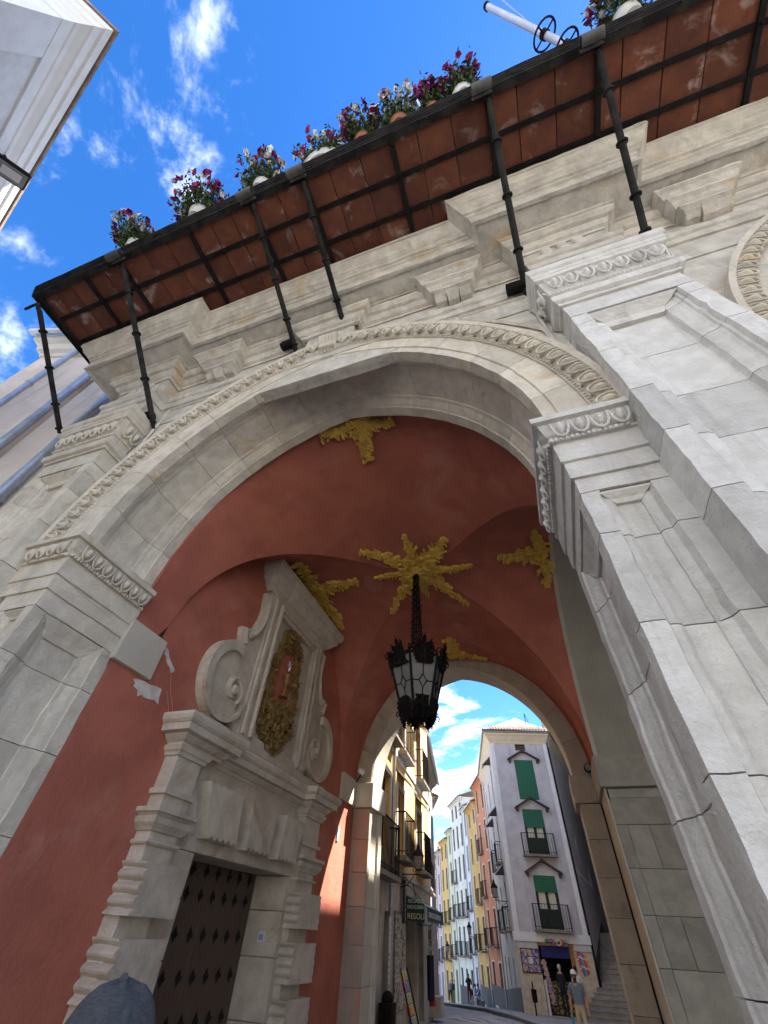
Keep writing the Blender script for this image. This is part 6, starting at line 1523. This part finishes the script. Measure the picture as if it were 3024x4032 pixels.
    if hair:
        mb = MB(); mb.ball((hc.x, hc.y + .016*sc, hc.z + .022*sc), .104*sc, 12, 8, (.86, 1.0, 1.05))
        # keep the face free
        keep = [f for f in range(len(mb.f)) if not all((mb.v[i][1] < hc.y - .035*sc and mb.v[i][2] < hc.z + .055*sc) or mb.v[i][2] < hc.z - .075*sc for i in mb.f[f])]
        mb.f = [mb.f[i] for i in keep]; mb.mi = [0]*len(mb.f); mb.build('hair', hair, o, smooth=True, fix=False)
        if hairstyle == 'long': MB().ball((hc.x, hc.y + .05*sc, hc.z - .11*sc), .11*sc, 10, 7, (.85, .55, 1.5)).build('long_hair', hair, o, smooth=True)
        if hairstyle == 'bun': MB().ball((hc.x, hc.y + .10*sc, hc.z + .06*sc), .05*sc, 8, 6).build('bun', hair, o, smooth=True)
    if fingers:
        eye = plain('eye', (.03, .025, .02), .3)
        for s in (-1, 1):
            MB().ball((hc.x + s*.031*sc, hc.y - .083*sc, hc.z - .002*sc), .010*sc, 6, 4).build('eye', eye, o, smooth=True)
            MB().ball((hc.x + s*.082*sc, hc.y + .005*sc, hc.z - .012*sc), .026*sc, 6, 5, (.35, .7, 1.15)).build('ear', mats[3], o, smooth=True)
        MB().ball((hc.x, hc.y - .084*sc, hc.z - .062*sc), .022*sc, 8, 4, (1.1, .35, .3)).build('mouth', plain('lips', (.28, .11, .09)), o, smooth=True)
    return o, sc, J
SKIN = M('skin', (.40, .235, .17), (.36, .20, .14), 8, .55); SHOE = plain('shoe_white', (.5, .5, .5)); SHOED = plain('shoe_dark', (.03, .025, .02))
TEE = M('blue_grey_tee', (.13, .19, .27), (.11, .165, .24), 9, .9, .4, 30); BEIGE = M('beige_trousers', (.46, .40, .31), (.40, .345, .265), 6, .9, .3, 20)
NAVYC = plain('navy_clothes', (.010, .012, .022), .9); BLACKC = plain('black_clothes', (.014, .013, .014), .9); REDT = plain('wine_trousers', (.085, .010, .014), .9); DENIM = M('denim', (.12, .18, .33), (.09, .14, .27), 9, .9); WHITEC = plain('white_cloth', (.55, .54, .55), .9); CREAMC = plain('cream_cloth', (.48, .49, .44), .9); GREYC = plain('grey_cloth', (.16, .17, .17), .9); GREENC = plain('dark_green_cloth', (.03, .05, .045), .9)
HDARK = plain('dark_hair', (.012, .009, .008), .6); HGREY = plain('grey_hair', (.42, .41, .40), .7); HBROWN = plain('brown_hair', (.05, .026, .015), .6)
# man in the cap walking towards the arch
px, py = -.0222*21.3, 21.3
man, ms_, Jm = person('man in white cap, blue tee and beige trousers carrying a turquoise bottle', (px, py, gx(px, py) + .012), .05, 1.76, [TEE, BEIGE, SHOE, SKIN],
    {'elbR': (-.235, .05, 1.14), 'wriR': (-.262, -.01, .90), 'hanR': (-.265, -.03, .83), 'kneL': (.095, -.10, .52), 'ankL': (.09, -.06, .10), 'heeL': (.09, -.03, .05), 'toeL': (.10, -.21, .04), 'kneR': (-.095, -.0, .50), 'ankR': (-.095, .12, .11), 'heeR': (-.095, .16, .08), 'toeR': (-.10, -.02, .03), 'hea': (.0, -.022, 1.632)}, 'short', HBROWN, sub=2)
capm = plain('white_cap', (.55, .56, .58), .85); hc = Vector(Jm['hea'])*ms_
mb = MB(); mb.ball((hc.x, hc.y + .008, hc.z + .042), .108, 14, 10, (.88, 1.0, .92)); keep = [f for f in mb.f if all(mb.v[i][2] > hc.z + .015 for i in f)]; mb.f = keep; mb.mi = [0]*len(keep); mb.build('cap', capm, man, smooth=True, fix=False)
mb = MB(); rows = []
for k in range(5):
    y_ = -.085 - .085*k/4; w_ = .075*sqrt(max(0, 1 - (k/4.6)**2)); rows.append([(hc.x + w_*(j/4 - 1)*1.0, hc.y + y_ + .02*abs(j/4 - 1)**2, hc.z + .052 - .012*k/4 - .012*(j/4 - 1)**2) for j in range(9)])
mb.grid(rows); mb.build('cap_peak', capm, man, smooth=True, fix=False)
mb = MB(); mb.ball((hc.x, hc.y - .055, hc.z - .075), .06, 10, 6, (1.05, .75, .7)); mb.build('beard', HBROWN, man, smooth=True)
hw = Vector(Jm['hanR'])*ms_
bt = thing('water_bottle', 'turquoise water bottle held low in the hand of the man in the cap', 'bottle', None, (px + hw.x - .02, py + hw.y - .03, gx(px, py) + hw.z - .22))
MB().lathe([(.001, 0), (.033, .004), (.035, .02), (.035, .16), (.022, .19), (.018, .20)], (0, 0, 0), 12).build('body', plain('turquoise', (.02, .28, .36), .3), bt, smooth=35); MB().lathe([(.02, .20), (.02, .235), (.001, .24)], (0, 0, 0), 10).build('cap', plain('dark_cap', (.02, .05, .08), .4), bt, smooth=35)
# customers at the shop
X_, Y_ = -.0418*32.85, 32.85
person('grey-haired man in navy clothes standing with his back to us in the shop doorway', (X_, Y_, gz(Y_) + .11), pi - .5, 1.76, [NAVYC, NAVYC, SHOED, SKIN], None, 'long', HGREY, fingers=False)
X_, Y_ = -.0185*31.5, 31.5
person('dark-haired person in a pale green top behind the man in the cap', (X_, Y_, gz(Y_) + .11), pi, 1.72, [CREAMC, GREYC, SHOED, SKIN], None, 'short', HDARK, 'bun', fingers=False)
# down the street
X_, Y_ = -.187*51, 51
person('woman in black jacket and wine red trousers raising a phone in the street', (X_, Y_, gz(Y_) + .10), .25, 1.72, [BLACKC, REDT, SHOE, SKIN], {'elbR': (-.25, -.12, 1.22), 'wriR': (-.14, -.27, 1.42), 'hanR': (-.12, -.30, 1.49), 'elbL': (.24, -.05, 1.13), 'wriL': (.16, -.22, 1.2), 'hanL': (.12, -.26, 1.24)}, 'long', HDARK, 'long', fingers=False)
bag = MB().bev(X_ + .16, X_ + .30, Y_ - .12, Y_ + .12, gz(Y_) + .62, gz(Y_) + .92, .03).build('shoulder_bag', BLACKC); tag(bag, 'black shoulder bag at the hip of the woman with the phone', 'bag')
X_, Y_ = -.2010*69, 69
p_, s_, J_ = person('man in pale hat and dark jacket walking far down the street', (X_, Y_, gz(Y_)), .1, 1.74, [BLACKC, GREENC, SHOED, SKIN], {'kneL': (.095, -.12, .52), 'ankL': (.09, -.10, .10), 'toeL': (.10, -.25, .05), 'heeL': (.09, -.06, .05)}, 'long', HGREY, fingers=False)
h_ = Vector(J_['hea'])*s_; MB().lathe([(.17, .05), (.17, .06), (.10, .065), (.095, .14), (.06, .16), (.001, .162)], tuple(h_), 14).build('hat', CREAMC, p_, smooth=35)
SIT = {'pel': (0, .05, .42), 'spi': (0, .02, .60), 'che': (0, -.03, .80), 'nec': (0, -.05, .95), 'jaw': (0, -.07, 1.01), 'hea': (0, -.07, 1.105), 'top': (0, -.05, 1.18), 'nos': (0, -.165, 1.07)}
for s, n in ((1, 'L'), (-1, 'R')): SIT.update({'hip'+n: (.09*s, .03, .40), 'kne'+n: (.11*s, -.38, .50), 'ank'+n: (.10*s, -.36, .09), 'hee'+n: (.10*s, -.33, .04), 'toe'+n: (.11*s, -.52, .03), 'sho'+n: (.175*s, -.03, .89), 'elb'+n: (.22*s, -.15, .66), 'wri'+n: (.13*s, -.36, .58), 'han'+n: (.09*s, -.42, .57)})
X_, Y_ = -.1715*50.5, 50.5
person('person in denim jacket and white trousers sitting on a doorstep', (X_, Y_, gz(Y_) + .10), -.9, 1.72, [DENIM, WHITEC, SHOE, SKIN], SIT, 'long', HDARK, 'long', fingers=False)
X_, Y_ = -.1775*50.8, 50.8
person('person in a white top crouching beside the denim jacket on the doorstep', (X_, Y_, gz(Y_) + .10), .9, 1.70, [WHITEC, NAVYC, SHOE, SKIN], SIT, 'long', HDARK, 'short', fingers=False)
dstep = MB().bev(-.1745*51.2 - .55, -.1745*51.2 + .55, 50.6, 51.3, gz(51) - .1, gz(51) + .40, .02).build('doorstep', STEPM); tag(dstep, 'stone doorstep block under the two sitting people', 'step')
for lab, r_, Y_, m_, hr in (('walker with grey backpack and dark trousers far down the street', -.2175, 66, [GREYC, BLACKC, SHOED, SKIN], HGREY), ('walker in black jacket beside the grey backpack walker', -.2105, 65, [BLACKC, GREYC, SHOED, SKIN], HDARK), ('walker in mustard jacket close to the far house doors', -.2395, 74, [M('mustard', (.30, .18, .03), None), BLACKC, SHOED, SKIN], HDARK)):
    person(lab, (r_*Y_, Y_, gz(Y_)), pi + .2, 1.72, m_, None, 'long', hr, fingers=False)
# person right in front of the camera: only the knitted hat rises into the picture
KNIT = M('grey_blue_knit', (.088, .097, .112), (.06, .067, .08), 60, .95, .8, 160, stretch=(1, 1, 3)); COATN = plain('dark_coat', (.03, .035, .045), .95)
D_ = 1.80; hp = Vector((-.655*D_, .753*D_, CAM_H - .059*D_))
ph, s_, J_ = person('person in a grey-blue knitted hat seen from behind under the front arch', (hp.x, hp.y, 0), pi - .45, (hp.z - .03)/1.0*1.77/1.745, [COATN, NAVYC, SHOED, SKIN], None, 'long', None)
h_ = Vector(J_['hea'])*s_; tz = hp.z - h_.z
rings = []; n = 96
for k in range(13):
    t = k/12; z_ = -.05 + (tz + .05)*t
    r_ = .098 + .010*sin(pi*min(1, t*1.6)); 
    if t > .45: q = (t - .45)/.55; r_ *= sqrt(max(0, 1 - q**2.2))*.97 + .03*(1 - q) + .012
    rings.append([(h_.x + r_*.93*cos(2*pi*j/n)*(1 + .012*cos(2*pi*j/4) + .015*sin(2*pi*j/n*3 + .3*k)), h_.y + .01 + r_*1.08*sin(2*pi*j/n)*(1 + .012*cos(2*pi*j/4)), h_.z + z_ + .005*sin(5*j*2*pi/n)) for j in range(n)])
MB().loft(rings).build('knitted_hat', KNIT, ph, smooth=60)
mb = MB()
for j in range(n): pass
MB().tube([(h_.x + .104*.93*cos(2*pi*j/24), h_.y + .01 + .104*1.08*sin(2*pi*j/24), h_.z - .045) for j in range(25)], .014, 6, False).build('hat_brim', KNIT, ph, smooth=True)
# crown seam that runs to the gathered tip
MB().tube([(h_.x - .01 + .018*k, h_.y + .02 - .006*k, h_.z + tz*(1.0 if k == 0 else 1 - .028*k - .008*k*k)) for k in range(6)], [.012, .010, .008, .007, .006, .004], 6).build('seam', KNIT, ph, smooth=True)
